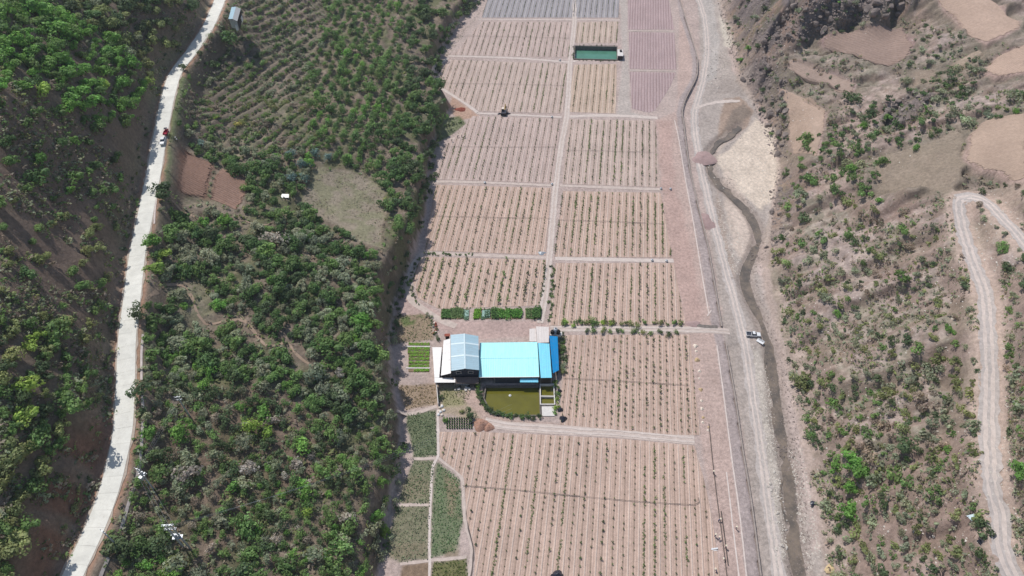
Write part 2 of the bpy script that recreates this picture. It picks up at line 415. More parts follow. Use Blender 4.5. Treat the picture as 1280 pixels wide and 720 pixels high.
# road verges
k = (1 - sstep(3.0, 4.6, D_ROAD)); mix(allm, k * .85, lin(176, 138, 116))
k = (1 - sstep(3.0, 5.5, D_DIRT)); mix(allm, k * .85, lin(186, 164, 150))
VERGE = [(226,95),(238,105),(222,150),(213,180),(215,230),(207,228),(208,185),(215,140)]
paint(VERGE, (106,118,82), .9, 1, 1)
paint([(1198,240),(1290,225),(1290,330),(1240,300),(1215,262)], (188,166,152), .5, 3, 3)

# ------------------------------------------------------------------ materials
def new_mat(name):
    m = bpy.data.materials.new(name); m.use_nodes = True
    return m, m.node_tree, m.node_tree.nodes, m.node_tree.links, m.node_tree.nodes['Principled BSDF']
def N(nodes, t, **kw):
    n = nodes.new(t)
    for k, v in kw.items():
        if k in n.inputs.keys() if hasattr(n.inputs, 'keys') else False: n.inputs[k].default_value = v
        else: setattr(n, k, v)
    return n
def math_node(nt, op, a, b=None, clamp=False):
    n = nt.nodes.new('ShaderNodeMath'); n.operation = op; n.use_clamp = clamp
    for i, v in enumerate((a, b)):
        if v is None: continue
        if isinstance(v, (int, float)): n.inputs[i].default_value = v
        else: nt.links.new(v, n.inputs[i])
    return n.outputs[0]
def noise_val(nt, scale, detail=4, vec=None, rough=.6):
    n = nt.nodes.new('ShaderNodeTexNoise'); n.inputs['Scale'].default_value = scale
    n.inputs['Detail'].default_value = detail; n.inputs['Roughness'].default_value = rough
    if vec is not None: nt.links.new(vec, n.inputs['Vector'])
    return n.outputs['Fac']
def obj_coord(nt, which='Object'):
    return nt.nodes.new('ShaderNodeTexCoord').outputs[which]
def map_range(nt, v, a, b, c, d):
    n = nt.nodes.new('ShaderNodeMapRange'); n.inputs[1].default_value = a; n.inputs[2].default_value = b
    n.inputs[3].default_value = c; n.inputs[4].default_value = d
    nt.links.new(v, n.inputs[0]); return n.outputs[0]
def scale_col(nt, col, fac):
    n = nt.nodes.new('ShaderNodeVectorMath'); n.operation = 'SCALE'
    if isinstance(col, (tuple, list)): n.inputs[0].default_value = col[:3]
    else: nt.links.new(col, n.inputs[0])
    nt.links.new(fac, n.inputs['Scale']); return n.outputs[0]
def mix_col(nt, fac, a, b):
    n = nt.nodes.new('ShaderNodeMix'); n.data_type = 'RGBA'
    for s, v in ((0, fac), (6, a), (7, b)):
        if isinstance(v, (int, float)): n.inputs[s].default_value = v
        elif isinstance(v, (tuple, list)): n.inputs[s].default_value = (*v[:3], 1)
        else: nt.links.new(v, n.inputs[s])
    return n.outputs[2]
def bump(nt, h, strength, dist, bsdf):
    n = nt.nodes.new('ShaderNodeBump'); n.inputs['Strength'].default_value = strength; n.inputs['Distance'].default_value = dist
    nt.links.new(h, n.inputs['Height']); nt.links.new(n.outputs[0], bsdf.inputs['Normal'])

def soil_mat(name='ground_soil'):
    m, nt, nodes, links, b = new_mat(name)
    a = nodes.new('ShaderNodeAttribute'); a.attribute_name = 'Col'
    v = obj_coord(nt)
    f1 = map_range(nt, noise_val(nt, .9, 6, v, .7), .25, .75, .62, 1.38)
    f2 = map_range(nt, noise_val(nt, .12, 4, v), .3, .7, .88, 1.12)
    c = scale_col(nt, scale_col(nt, a.outputs['Color'], f1), f2)
    links.new(c, b.inputs['Base Color']); b.inputs['Roughness'].default_value = .95; b.inputs['Specular IOR Level'].default_value = .15
    bump(nt, noise_val(nt, 1.6, 6, v, .75), .9, .35, b)
    return m
def plain(name, col, rough=.8, var=.18, scale=1.2, metal=0.0, spec=.3, bmp=0.0):
    m, nt, nodes, links, b = new_mat(name)
    v = obj_coord(nt)
    f = map_range(nt, noise_val(nt, scale, 5, v, .65), .3, .7, 1 - var, 1 + var)
    links.new(scale_col(nt, lin(*col), f), b.inputs['Base Color'])
    b.inputs['Roughness'].default_value = rough; b.inputs['Metallic'].default_value = metal; b.inputs['Specular IOR Level'].default_value = spec
    if bmp: bump(nt, noise_val(nt, scale * 3, 5, v), .6, bmp, b)
    return m
def ribbed(name, col, period=.6, rough=.45, var=.1, axis_i=0, stain=(150, 140, 125), st=.25):
    """sheet metal roofing: fine ribs as bump, light dust stains"""
    m, nt, nodes, links, b = new_mat(name)
    v = obj_coord(nt)
    sep = nodes.new('ShaderNodeSeparateXYZ'); links.new(v, sep.inputs[0])
    s = math_node(nt, 'SINE', math_node(nt, 'MULTIPLY', sep.outputs[axis_i], 2 * math.pi / period))
    mp = nodes.new('ShaderNodeMapping'); mp.inputs['Scale'].default_value = (1.6, .12, 1) if axis_i == 0 else (.12, 1.6, 1); links.new(v, mp.inputs[0])
    f = map_range(nt, noise_val(nt, 1.0, 5, mp.outputs[0], .75), .3, .7, 1 - var, 1 + var)
    c = scale_col(nt, lin(*col), f)
    c = mix_col(nt, math_node(nt, 'MULTIPLY', map_range(nt, noise_val(nt, .9, 6, v, .75), .5, .75, 0, 1), st), c, lin(*stain))
    links.new(c, b.inputs['Base Color']); b.inputs['Roughness'].default_value = rough; b.inputs['Specular IOR Level'].default_value = .4
    bump(nt, s, .35, .025, b)
    return m
def leaf_mat(name, attr):
    m, nt, nodes, links, b = new_mat(name)
    t = nodes.new('ShaderNodeAttribute'); t.attribute_name = 'Col'
    if attr == 'obj':
        oi = nodes.new('ShaderNodeObjectInfo')
        mu = nodes.new('ShaderNodeVectorMath'); mu.operation = 'MULTIPLY'
        links.new(oi.outputs['Color'], mu.inputs[0]); links.new(t.outputs['Color'], mu.inputs[1])
        col = mu.outputs[0]
    else: col = t.outputs['Color']
    links.new(col, b.inputs['Base Color']); b.inputs['Roughness'].default_value = .55; b.inputs['Specular IOR Level'].default_value = .25
    tr = nodes.new('ShaderNodeBsdfTranslucent'); links.new(scale_col(nt, col, map_range(nt, noise_val(nt, .3), 0, 1, 1.3, 1.3)), tr.inputs[0])
    mx = nodes.new('ShaderNodeMixShader'); mx.inputs[0].default_value = .38
    links.new(b.outputs[0], mx.inputs[1]); links.new(tr.outputs[0], mx.inputs[2])
    links.new(mx.outputs[0], nodes['Material Output'].inputs[0])
    return m
def field_mat():
    """orchard soil: U runs along the row in metres, V counts rows"""
    m, nt, nodes, links, b = new_mat('orchard_soil')
    oi = nodes.new('ShaderNodeObjectInfo')
    uv = nodes.new('ShaderNodeUVMap'); uv.uv_map = 'UVMap'
    sep = nodes.new('ShaderNodeSeparateXYZ'); links.new(uv.outputs[0], sep.inputs[0])
    v = obj_coord(nt)
    wob = map_range(nt, noise_val(nt, .35, 3, v), 0, 1, -.07, .07)
    ph = math_node(nt, 'FRACT', math_node(nt, 'ADD', sep.outputs[1], wob))
    d0 = math_node(nt, 'ABSOLUTE', math_node(nt, 'SUBTRACT', ph, .5))      # .5 at the tree row, 0 midway
    rowm = map_range(nt, d0, .36, .46, 0, 1)
    midm = map_range(nt, d0, .09, .03, 0, 1)
    qm = map_range(nt, math_node(nt, 'ABSOLUTE', math_node(nt, 'SUBTRACT', d0, .25)), .05, .02, 0, 1)
    along = nodes.new('ShaderNodeTexNoise'); along.inputs['Scale'].default_value = 1.0; along.inputs['Detail'].default_value = 4
    cmb = nodes.new('ShaderNodeCombineXYZ'); links.new(math_node(nt, 'MULTIPLY', sep.outputs[0], .08), cmb.inputs[0]); links.new(math_node(nt, 'MULTIPLY', sep.outputs[1], 2.3), cmb.inputs[1])
    links.new(cmb.outputs[0], along.inputs['Vector'])
    streak = map_range(nt, along.outputs['Fac'], .3, .7, .88, 1.12)
    f1 = map_range(nt, noise_val(nt, 1.1, 6, v, .7), .28, .72, .8, 1.2)
    f2 = map_range(nt, noise_val(nt, .07, 4, v), .3, .7, .92, 1.08)
    c = scale_col(nt, scale_col(nt, scale_col(nt, oi.outputs['Color'], f1), f2), streak)
    c = mix_col(nt, math_node(nt, 'MULTIPLY', rowm, .5), c, lin(122, 104, 90))
    c = mix_col(nt, math_node(nt, 'MULTIPLY', midm, .46), c, lin(214, 200, 190))
    c = mix_col(nt, math_node(nt, 'MULTIPLY', qm, .22), c, lin(140, 112, 104))
    links.new(c, b.inputs['Base Color']); b.inputs['Roughness'].default_value = .95; b.inputs['Specular IOR Level'].default_value = .15
    bump(nt, noise_val(nt, 2.2, 6, v, .7), .7, .15, b)
    return m
def water_mat(name, col, rough=.08, alpha=None):
    m, nt, nodes, links, b = new_mat(name)
    v = obj_coord(nt)
    f = map_range(nt, noise_val(nt, .25, 4, v), .3, .7, .85, 1.15)
    links.new(scale_col(nt, lin(*col), f), b.inputs['Base Color']); b.inputs['Roughness'].default_value = rough
    bump(nt, noise_val(nt, 1.5, 4, v), .25, .03, b)
    return m
M = {
 'soil': soil_mat(), 'field': field_mat(), 'leaf': leaf_mat('leaves', 'obj'), 'leaf_mass': leaf_mat('leaf_mass', 'col'),
 'bark': plain('bark', (92, 76, 62), .9, .3, 3), 'concrete': plain('road_concrete', (226, 224, 216), .85, .1, .8, bmp=.02),
 'joint': plain('road_bed', (178, 164, 150), .9), 'track': plain('packed_dirt', (194, 178, 168), .95, .16, .6, spec=.1, bmp=.05), 'track_pale': plain('dusty_dirt', (202, 188, 179), .95, .14, .7, spec=.1),
 'levee': plain('levee_stone', (158, 146, 138), .9, .2, 1.2, bmp=.06), 'yellow': plain('machine_yellow', (186, 156, 84), .5, .12), 'path': plain('footpath_earth', (160, 138, 120), .95, .2, .8), 'gravel': plain('gravel_track', (182, 172, 166), .95, .2, .9, spec=.1, bmp=.06), 'stone': plain('wall_stone', (120, 112, 106), .9, .3, 1.5, bmp=.1), 'kerb': plain('pale_concrete', (206, 192, 184), .9, .15, .8),
 'rock': plain('rock', (132, 120, 114), .9, .4, .5, bmp=.3), 'rock_pale': plain('pale_rock', (196, 188, 178), .9, .25, .9, bmp=.1),
 'stream': water_mat('stream_water', (116, 106, 96), .15), 'pond': water_mat('olive_water', (104, 100, 34), .06), 'pond_up': water_mat('green_water', (84, 132, 112), .08),
 'cyan': ribbed('cyan_sheet', (178, 246, 248), .8), 'sky_blue': ribbed('sky_blue_sheet', (124, 212, 238), .8), 'blue': ribbed('blue_sheet', (0, 134, 196), .5), 'grey_roof': ribbed('grey_blue_sheet', (160, 188, 200), .9, axis_i=1),
 'white_roof': ribbed('white_sheet', (240, 236, 232), .9, axis_i=1, st=.15), 'pale_roof': ribbed('pale_sheet', (214, 204, 198), 1.0, st=.3), 'clear_strip': plain('clear_strip', (206, 222, 226), .3, .05),
 'brown_roof': ribbed('brown_sheet', (104, 88, 82), .7), 'dark_wall': plain('dark_cladding', (62, 66, 78), .7, .2), 'inner': plain('shed_inside', (58, 52, 50), .9), 'plaster': plain('plaster', (214, 208, 202), .9, .12),
 'steel': plain('steel_post', (160, 160, 160), .5, .1, metal=.4), 'glass': plain('window_glass', (52, 60, 70), .1, .1), 'white_paint': plain('white_paint', (226, 226, 226), .35, .04), 'red_paint': plain('crimson_paint', (176, 26, 62), .35, .1),
 'black': plain('black_rubber', (24, 24, 26), .6, .2), 'tarp': plain('dark_tarp', (44, 46, 58), .35, .3, 2, spec=.6), 'galv': plain('galvanised', (176, 180, 184), .45, .1, metal=.3), 'wood': plain('old_wood', (132, 112, 90), .9, .25),
 'red_earth': plain('heap_earth', (168, 130, 112), .95, .2, 1.2, bmp=.2), 'straw': plain('straw', (196, 172, 134), .95, .25, 2), 'sack': plain('sack', (228, 214, 198), .85, .2, 3), 'hose': plain('black_hose', (92, 82, 78), .7), 'brick': plain('red_brick', (150, 84, 68), .9, .2, 2),
 'skin': plain('skin', (150, 108, 84), .6), 'cloth': plain('cloth', (92, 92, 112), .9), 'hat': plain('straw_hat', (228, 216, 192), .9), 'ploughed': plain('plum_soil', (166, 142, 138), .95, .14, .9, spec=.1, bmp=.1),
 'net': plain('shade_net', (150, 176, 166), .8, .15, 2),
}

def slab_mat():
    m, nt, nodes, links, b = new_mat('road_slab')
    v = obj_coord(nt); oi = nodes.new('ShaderNodeObjectInfo')
    f = map_range(nt, noise_val(nt, .35, 6, v, .7), .3, .7, .86, 1.1)
    g = map_range(nt, oi.outputs['Random'], 0, 1, .97, 1.03)
    c = scale_col(nt, scale_col(nt, lin(224, 221, 211), f), g)
    st = map_range(nt, noise_val(nt, 1.3, 6, v, .8), .55, .75, 0, .5)
    c = mix_col(nt, st, c, lin(168, 156, 140))
    links.new(c, b.inputs['Base Color']); b.inputs['Roughness'].default_value = .85
    return m
M['concrete'] = slab_mat()
def stream_mat():
    m, nt, nodes, links, b = new_mat('stream_shallow')
    v = obj_coord(nt)
    c = mix_col(nt, map_range(nt, noise_val(nt, .22, 5, v, .7), .4, .62, 0, 1), lin(98, 90, 82), lin(132, 118, 104))
    c = mix_col(nt, map_range(nt, noise_val(nt, 1.1, 5, v, .75), .6, .72, 0, .7), c, lin(74, 68, 64))
    links.new(c, b.inputs['Base Color']); b.inputs['Roughness'].default_value = .16
    bump(nt, noise_val(nt, 2.2, 5, v, .7), .5, .08, b)
    return m
M['stream'] = stream_mat()
# ------------------------------------------------------------------ helpers: objects
def tag(o, label=None, cat=None, group=None, kind=None):
    if label: o['label'] = label
    if cat: o['category'] = cat
    if group: o['group'] = group
    if kind: o['kind'] = kind
    return o
def empty(name, loc=(0, 0, 0), rz=0, label=None, cat=None, group=None):
    o = bpy.data.objects.new(name, None); COL.objects.link(o)
    o.location = loc; o.rotation_euler = (0, 0, rz); o.empty_display_size = .5
    return tag(o, label, cat, group)
def link(name, me, mat=None, parent=None, loc=None, rz=0):
    o = bpy.data.objects.new(name, me); COL.objects.link(o)
    if mat and not me.materials: me.materials.append(mat)
    if parent: o.parent = parent
    if loc is not None: o.location = loc
    if rz: o.rotation_euler = (0, 0, rz)
    return o
class MB:
    def __init__(s): s.v, s.f = [], []
    def add(s, vs, fs):
        n = len(s.v); s.v += [tuple(map(float, v)) for v in vs]; s.f += [tuple(i + n for i in f) for f in fs]; return s
    def box(s, cx, cy, z0, sx, sy, sz, rz=0):
        c, q = math.cos(rz), math.sin(rz)
        vs = []
        for z in (z0, z0 + sz):
            for a, b in ((-1, -1), (1, -1), (1, 1), (-1, 1)):
                x, y = a * sx / 2, b * sy / 2
                vs.append((cx + x * c - y * q, cy + x * q + y * c, z))
        return s.add(vs, [(3, 2, 1, 0), (4, 5, 6, 7), (0, 1, 5, 4), (1, 2, 6, 5), (2, 3, 7, 6), (3, 0, 4, 7)])
    def tube(s, a, b, r0, r1=None, n=6, cap=True):
        a, b = Vector(a), Vector(b); r1 = r0 if r1 is None else r1
        q = (b - a).to_track_quat('Z', 'Y')
        vs = []
        for p, r in ((a, r0), (b, r1)):
            for i in range(n):
                t = 2 * math.pi * i / n
                vs.append(p + q @ Vector((r * math.cos(t), r * math.sin(t), 0)))
        fs = [(i, (i + 1) % n, n + (i + 1) % n, n + i) for i in range(n)]
        if cap: fs += [tuple(range(n))[::-1], tuple(range(n, 2 * n))]
        return s.add(vs, fs)
    def lathe(s, prof, n=12, c=(0, 0)):
        vs = [(c[0] + r * math.cos(2 * math.pi * i / n), c[1] + r * math.sin(2 * math.pi * i / n), z) for r, z in prof for i in range(n)]
        k = len(prof)
        fs = [(j * n + i, j * n + (i + 1) % n, (j + 1) * n + (i + 1) % n, (j + 1) * n + i) for j in range(k - 1) for i in range(n)]
        fs += [tuple(range(n))[::-1], tuple(range((k - 1) * n, k * n))]
        return s.add(vs, fs)
    def prism(s, top, thick):
        """solid under a polygon of 3-D points (roof sheet, slab)"""
        n = len(top); vs = [tuple(p) for p in top] + [(p[0], p[1], p[2] - thick) for p in top]
        fs = [tuple(range(n)), tuple(range(n, 2 * n))[::-1]] + [(i, n + i, n + (i + 1) % n, (i + 1) % n) for i in range(n)]
        return s.add(vs, fs)
    def mesh(s, name):
        me = bpy.data.meshes.new(name); me.from_pydata(s.v, [], s.f); me.update()
        bm = bmesh.new(); bm.from_mesh(me); bmesh.ops.recalc_face_normals(bm, faces=bm.faces); bm.to_mesh(me); bm.free()
        return me
    def build(s, name, mat, parent=None, loc=None, rz=0):
        return link(name, s.mesh(name), mat, parent, loc, rz)
def np_mesh(name, V, F, col=None):
    """V (n,3), F (m,k) arrays -> mesh; col (n,3) point colours in attribute Col"""
    me = bpy.data.meshes.new(name)
    V = np.ascontiguousarray(V, np.float32); F = np.ascontiguousarray(F, np.int32); k = F.shape[1]
    me.vertices.add(len(V)); me.vertices.foreach_set('co', V.ravel())
    me.loops.add(F.size); me.loops.foreach_set('vertex_index', F.ravel())
    me.polygons.add(len(F)); me.polygons.foreach_set('loop_start', np.arange(0, F.size, k, dtype=np.int32))
    if col is not None:
        a = me.attributes.new('Col', 'FLOAT_COLOR', 'POINT')
        a.data.foreach_set('color', np.c_[col, np.ones(len(V))].astype(np.float32).ravel())
    me.update(); me.validate()
    return me
def shade_smooth(me):
    me.polygons.foreach_set('use_smooth', np.ones(len(me.polygons), bool)); return me
def copy_tree(o, parent=None):
    c = o.copy(); COL.objects.link(c)
    if parent: c.parent = parent
    for ch in o.children: copy_tree(ch, c)
    return c
def ribbon(L, width, z_off=0.0, jit=0.0, drape=True, across=2, seed=0):
    """strip mesh along the polyline L, lying on the ground"""
    rr = np.random.RandomState(seed)
    L = np.asarray(L, float)
    T = np.gradient(L[:, :2], axis=0); T /= np.linalg.norm(T, axis=1)[:, None] + 1e-9
    Nn = np.c_[-T[:, 1], T[:, 0]]
    wd = np.broadcast_to(width, (len(L),)).astype(float)
    V = []
    for k in range(across + 1):
        u = k / across - .5
        j = (rr.rand(len(L)) - .5) * 2 * jit if k in (0, across) else 0
        p = L[:, :2] + Nn * (u * wd + j)[:, None]
        z = height(p[:, 0], p[:, 1]) if drape else L[:, 2]
        V.append(np.c_[p, z + z_off])
    n = len(L)
    F = [(k * n + i, k * n + i + 1, (k + 1) * n + i + 1, (k + 1) * n + i) for k in range(across) for i in range(n - 1)]
    return np_mesh('strip', np.vstack(V), np.array(F)[:, ::-1])
def gpath(px, step=2.0):
    return smooth_poly(on([p[0] for p in px], [p[1] for p in px]), step)

# ------------------------------------------------------------------ the ground sheet
ny, nx = GX.shape
idx = np.arange(nx * ny).reshape(ny, nx)
F = np.stack([idx[:-1, :-1], idx[:-1, 1:], idx[1:, 1:], idx[1:, :-1]], -1).reshape(-1, 4)
me = np_mesh('ground', np.c_[GX.ravel(), GY.ravel(), GZ.ravel()], F, np.clip(C, 0.01, .8).reshape(-1, 3))
shade_smooth(me)
ground = tag(link('ground', me, M['soil']), kind='structure')
# ------------------------------------------------------------------ roads, tracks
road = tag(link('concrete_road', shade_smooth(ribbon(ROAD, 6.0, .02, .35, False)), M['joint']), kind='structure')
def slabs(L, width, length, mat, parent):
    s = np.r_[0, np.cumsum(np.linalg.norm(np.diff(L[:, :2], axis=0), axis=1))]
    t = 0
    while t + length < s[-1]:
        a = np.array([np.interp(t + .02, s, L[:, k]) for k in range(3)]); b = np.array([np.interp(t + length - .02, s, L[:, k]) for k in range(3)])
        d0 = np.array([np.interp(t + .6, s, L[:, k]) - np.interp(t - .4, s, L[:, k]) for k in range(2)]); d1 = np.array([np.interp(t + length + .4, s, L[:, k]) - np.interp(t + length - .6, s, L[:, k]) for k in range(2)])
        n0 = np.array([-d0[1], d0[0]]) / np.linalg.norm(d0) * width / 2; n1 = np.array([-d1[1], d1[0]]) / np.linalg.norm(d1) * width / 2
        zz = .10 + random.uniform(-.008, .008)
        top = [(*(a[:2] - n0), a[2] + zz), (*(a[:2] + n0), a[2] + zz), (*(b[:2] + n1), b[2] + zz), (*(b[:2] - n1), b[2] + zz)]
        MB().prism(top, .14).build('slab', mat, parent)
        t += length
random.seed(4)
slabs(ROAD, 5.0, 4.5, M['concrete'], road)
# thin pale ditch edge on the valley side of the road
for px in ([(196,247),(194,262),(193,280)], [(179,418),(177,440),(177,475)], [(178,490),(179,520),(177,560),(172,595),(164,620),(152,662)], [(136,697),(128,715),(120,738)]):
    L = gpath(px, 2)
    tag(link('roadside_ditch', ribbon(L, .55, .16), M['kerb']), kind='structure')
dirt = tag(link('dirt_road', shade_smooth(ribbon(DIRT, 4.8, .05, .6, across=4)), M['gravel']), kind='structure')
for off in (-.9, .9):
    T = np.gradient(DIRT[:, :2], axis=0); T /= np.linalg.norm(T, axis=1)[:, None]
    L = DIRT.copy(); L[:, :2] += np.c_[-T[:, 1], T[:, 0]] * off
    tag(link('wheel_track', ribbon(L, .9, .075, .3), M['track_pale']), kind='structure')
spur = gpath([(1252,268),(1262,285),(1278,300),(1292,310)])
NTRACK = [0]
def track(px, wdt, mat='track', name='dirt_track', z=.03, jit=.15, ruts=False):
    NTRACK[0] += 1; z = z + .006 * (NTRACK[0] % 9)
    L = gpath(px, 2)
    tag(link(name, ribbon(L, wdt, z, jit, across=3, seed=len(px)), M[mat]), kind='structure')
    if ruts:
        T = np.gradient(L[:, :2], axis=0); T /= np.linalg.norm(T, axis=1)[:, None] + 1e-9
        for j_, off in enumerate((-.75, .75)):
            Q = L.copy(); Q[:, :2] += np.c_[-T[:, 1], T[:, 0]] * off
            tag(link('wheel_track', ribbon(Q, .75, z + .06, .22), M['track_pale']), kind='structure')
track([(717,-10),(718,26),(713,75),(709,140),(702,180),(695,232),(687,320),(681,370),(675,404)], 2.7, ruts=True, z=.07)
track([(560,70),(600,71),(650,73),(714,78)], 1.5, 'track_pale')
track([(598,24),(660,24.5),(775,25)], 1.0, 'track_pale')
track([(596,141.5),(650,144),(702,146.5)], 1.3, 'track_pale')
track([(712,146),(740,144.5),(780,145),(822,147.5)], 2.2, 'track_pale')
track([(714,77.5),(745,77.2),(776,77)], 1.6, 'track_pale')
track([(538,227),(600,228),(690,232)], 1.5); track([(700,232),(760,234.5),(828,237)], 1.6)
track([(524,316),(600,319),(686,322)], 1.5); track([(694,323),(760,324.5),(842,326)], 1.9, 'track_pale')
track([(688,411),(760,411.5),(850,412),(912,415)], 3.0, ruts=True)
track([(606,527),(640,533),(700,537),(780,542),(868,550)], 3.4, ruts=True)
track([(560,72),(546,84),(543,98),(556,113),(580,128),(597,141)], 1.8, 'track_pale')
track([(528,315),(513,345),(512,372),(530,387),(546,398),(570,408)], 2.6)
track([(496,513),(520,516),(546,508)], 1.4)
track([(547,512),(547.5,570),(541,582),(537,650),(537,700),(536,740)], .8, 'kerb', 'field_path')
for px in ([(517,573.5),(545,573)], [(497,631),(536,631)], [(500,705),(536,701),(583,696)], [(548,573),(563,584),(577,597),(581,650),(589,683),(586,722)]): track(px, .9, 'track', 'field_path')
track([(583,600),(584.5,650),(592,688),(588,725)], .5, 'hose', 'field_ditch', .04)
# footpaths on the wooded slope
FOOTPATHS = [[(182,374),(196,366),(206,357),(228,357),(240,372),(248,395),(258,406)], [(258,406),(280,402),(300,400),(312,408),(330,430),(338,435)], [(300,395),(318,415),(335,434),(358,428),(372,445),(392,458)], [(340,278),(326,282),(300,275)], [(215,250),(250,275)]]
for px in FOOTPATHS:
    track(px, .8, 'path', 'footpath', .1, .2)
# riverside gravel track, levee edge line, access ramp
track([(868,-15),(880,20),(884,60),(880,95),(874,120),(868,145),(872,185),(880,225),(890,270),(900,310),(912,355),(924,400),(933,440),(943,510),(952,570),(961,640),(971,700),(976,740)], 4.0, 'gravel', 'river_track', .06, .5, True)
track([(868,136),(885,130),(905,127),(925,126)], 2.2, 'track_pale', 'river_ford', .07, .4)
for px in ([(843,150),(848,172),(857,226),(867,280),(876,335),(886,392)], [(896,432),(904,490),(914,569),(924,640),(933,720),(936,745)], [(884,395),(889,388)], [(908,590),(915,650),(921,700),(926,740)]):
    track(px, .45, 'kerb', 'levee_kerb', .09, .04)
for px in ([(866,405),(880,408),(897,409)],): track(px, 1.5, 'stone', 'gravel_hump', .1)
# levee wall: built of stone lengths standing in the step down to the river bed
def wall_run(px, name, label):
    L = smooth_poly([at(*p) for p in px], 3.0)
    root = empty(name, (*L[0][:2], 0), 0, label, 'wall')
    for i in range(len(L) - 1):
        a, b = L[i][:2] - L[0][:2], L[i + 1][:2] - L[0][:2]
        d = (b - a); n = np.array([d[1], -d[0]]) / np.linalg.norm(d)
        g = d / np.linalg.norm(d) * .02
        a2, b2 = a + g, b - g
        top = [(*(a2 - n * .22), .28), (*(b2 - n * .22), .28), (*(b2 + n * .22), .28), (*(a2 + n * .22), .28)]
        MB().prism(top, 3.4).build('wall_length', M['levee'], root)
wall_run(WALL_PX[:15], 'levee_wall', 'upstream stone levee wall between the plum soil strip and river track')
wall_run(WALL_PX[15:], 'levee_wall', 'downstream stone levee wall beside the gravel river track')
# ------------------------------------------------------------------ stream
T = STREAM
wd = np.array([p[3] for p in STREAM]) / 3.2 * np.interp(np.arange(len(T)), [0, 40, len(T)], [.9, .92, .74])
zz = np.full(len(T), -2.2)
LS = np.c_[T[:, :2], zz]
rr = np.random.RandomState(3)
tag(link('stream', ribbon(LS, wd * (.5 + .85 * vnoise(np.arange(len(T)) / 3.3, np.zeros(len(T)))) * (1 + .15 * (rr.rand(len(T)) - .5)), 0, .7, False, 2, 5), M['stream']), kind='structure')
for px in ([(897,222),(904,236),(916,250),(930,263),(938,272)], [(958,436),(955,452),(958,470),(964,486)], [(976,600),(974,618),(978,640),(985,652)]):
    L = smooth_poly([at(*p, -2.1) for p in px], 2); L[:, 2] = np.maximum(height(L[:, 0], L[:, 1]) + .05, -2.25)
    tag(link('stream', ribbon(L, 1.3, 0, .35, False, 2, 9), M['stream']), kind='structure')

# ------------------------------------------------------------------ orchard fields
RD = np.array(ray(815, -617)[:2]); RD /= np.linalg.norm(RD)
RN = np.array((RD[1], -RD[0]))
def clip_rows(W, t):
    """s-interval of polygon W along the row at offset t"""
    s = []
    for i in range(len(W)):
        a, b = W[i - 1], W[i]
        ta, tb = a @ RN, b @ RN
        if (ta > t) != (tb > t):
            k = (t - ta) / (tb - ta); q = a + (b - a) * k; s.append(q @ RD)
    return (min(s), max(s)) if len(s) >= 2 else None
WEED = []
SAP = []       # sapling positions: x, y, size, green
def field(px, spacing, col, plants=2.0, psize=.55, green=0, ridge=.22, name='orchard_field', seed=0, skip=.12):
    rr = np.random.RandomState(seed)
    W = np.array([at(*p)[:2] for p in px])
    t = W @ RN
    n0, n1 = math.floor(t.min() / spacing), math.ceil(t.max() / spacing)
    prof = [(0, .0), (.12, .02), (.25, .35), (.38, .1), (.5, 1.0), (.62, .1), (.75, .35), (.88, .02)]
    V, F, UV = [], [], []
    prev = None
    for r in range(n0, n1 + 1):
        for ph, h in prof:
            tt = (r + ph) * spacing
            iv = clip_rows(W, tt)
            if iv is None or iv[1] - iv[0] < .5: prev = None; continue
            n = 14; b0 = len(V)
            for k in range(n + 1):
                s = iv[0] + (iv[1] - iv[0]) * k / n
                p = RD * s + RN * tt
                e = 0 if k in (0, n) else 1
                V.append((p[0], p[1], .06 + e * (h * ridge * (.8 + .4 * rr.rand()) + (.10 if h == 0 else 0)))); UV.append((s, r + ph))
            if prev is not None:
                F += [(prev + k, b0 + k, b0 + k + 1, prev + k + 1) for k in range(n)]
            prev = b0
        iv = clip_rows(W, r * spacing)
        if iv and iv[1] - iv[0] > 3 and plants:
            rowg = rr.rand() < green
            if rowg:
                u = iv[0] + rr.rand() * (iv[1] - iv[0]) * .3; u1 = iv[1] - rr.rand() * (iv[1] - iv[0]) * .3
                while u < u1:
                    p = RD * u + RN * (r * spacing) + rr.randn(2) * .16
                    if vnoise(np.array([u / 5.0]), np.array([r * 1.7]))[0] > .3: WEED.append((p[0], p[1], .22 + .25 * rr.rand()))
                    u += .42
            s = iv[0] + 1 + rr.rand()
            bs = .75 + .5 * rr.rand()
            while s < iv[1] - .8:
                if rr.rand() > skip:
                    p = RD * s + RN * (r * spacing) + rr.randn(2) * .1
                    SAP.append((p[0], p[1], psize * bs * (.6 + .8 * rr.rand()), rr.rand() * .5 + (.6 if rowg else 0), seed, r))
                s += plants * (.8 + .4 * rr.rand())
    me = bpy.data.meshes.new(name); me.from_pydata(V, [], [f[::-1] for f in F])
    uvl = me.uv_layers.new(name='UVMap')
    li = np.zeros(len(me.loops), np.int32); me.loops.foreach_get('vertex_index', li)
    uvl.data.foreach_set('uv', np.array(UV, np.float32)[li].ravel())
    me.update()
    o = tag(link(name, me, M['field']), kind='structure')
    o.color = (*lin(*col), 1)
SOIL = (190, 165, 150)
field([(549,540),(600,540),(690,544),(780,549),(868,557),(880,600),(891,650),(903,745),(592,745),(594,690),(584,650),(580,597),(550,571)], 3.0, SOIL, 2.2, .5, .35, seed=1)
field([(703,419),(862,418),(868,480),(876,544),(840,543.5),(700,531),(702,480)], 2.28, SOIL, 2.2, .5, .3, seed=2)
field([(694,329),(842,329),(857,405),(686,407)], 3.05, SOIL, 1.8, .55, .4, seed=3)
field([(529,321),(684,325),(674,382),(548,386),(523,373),(516,350),(520,333)], 3.1, SOIL, 2.0, .8, .5, seed=4)
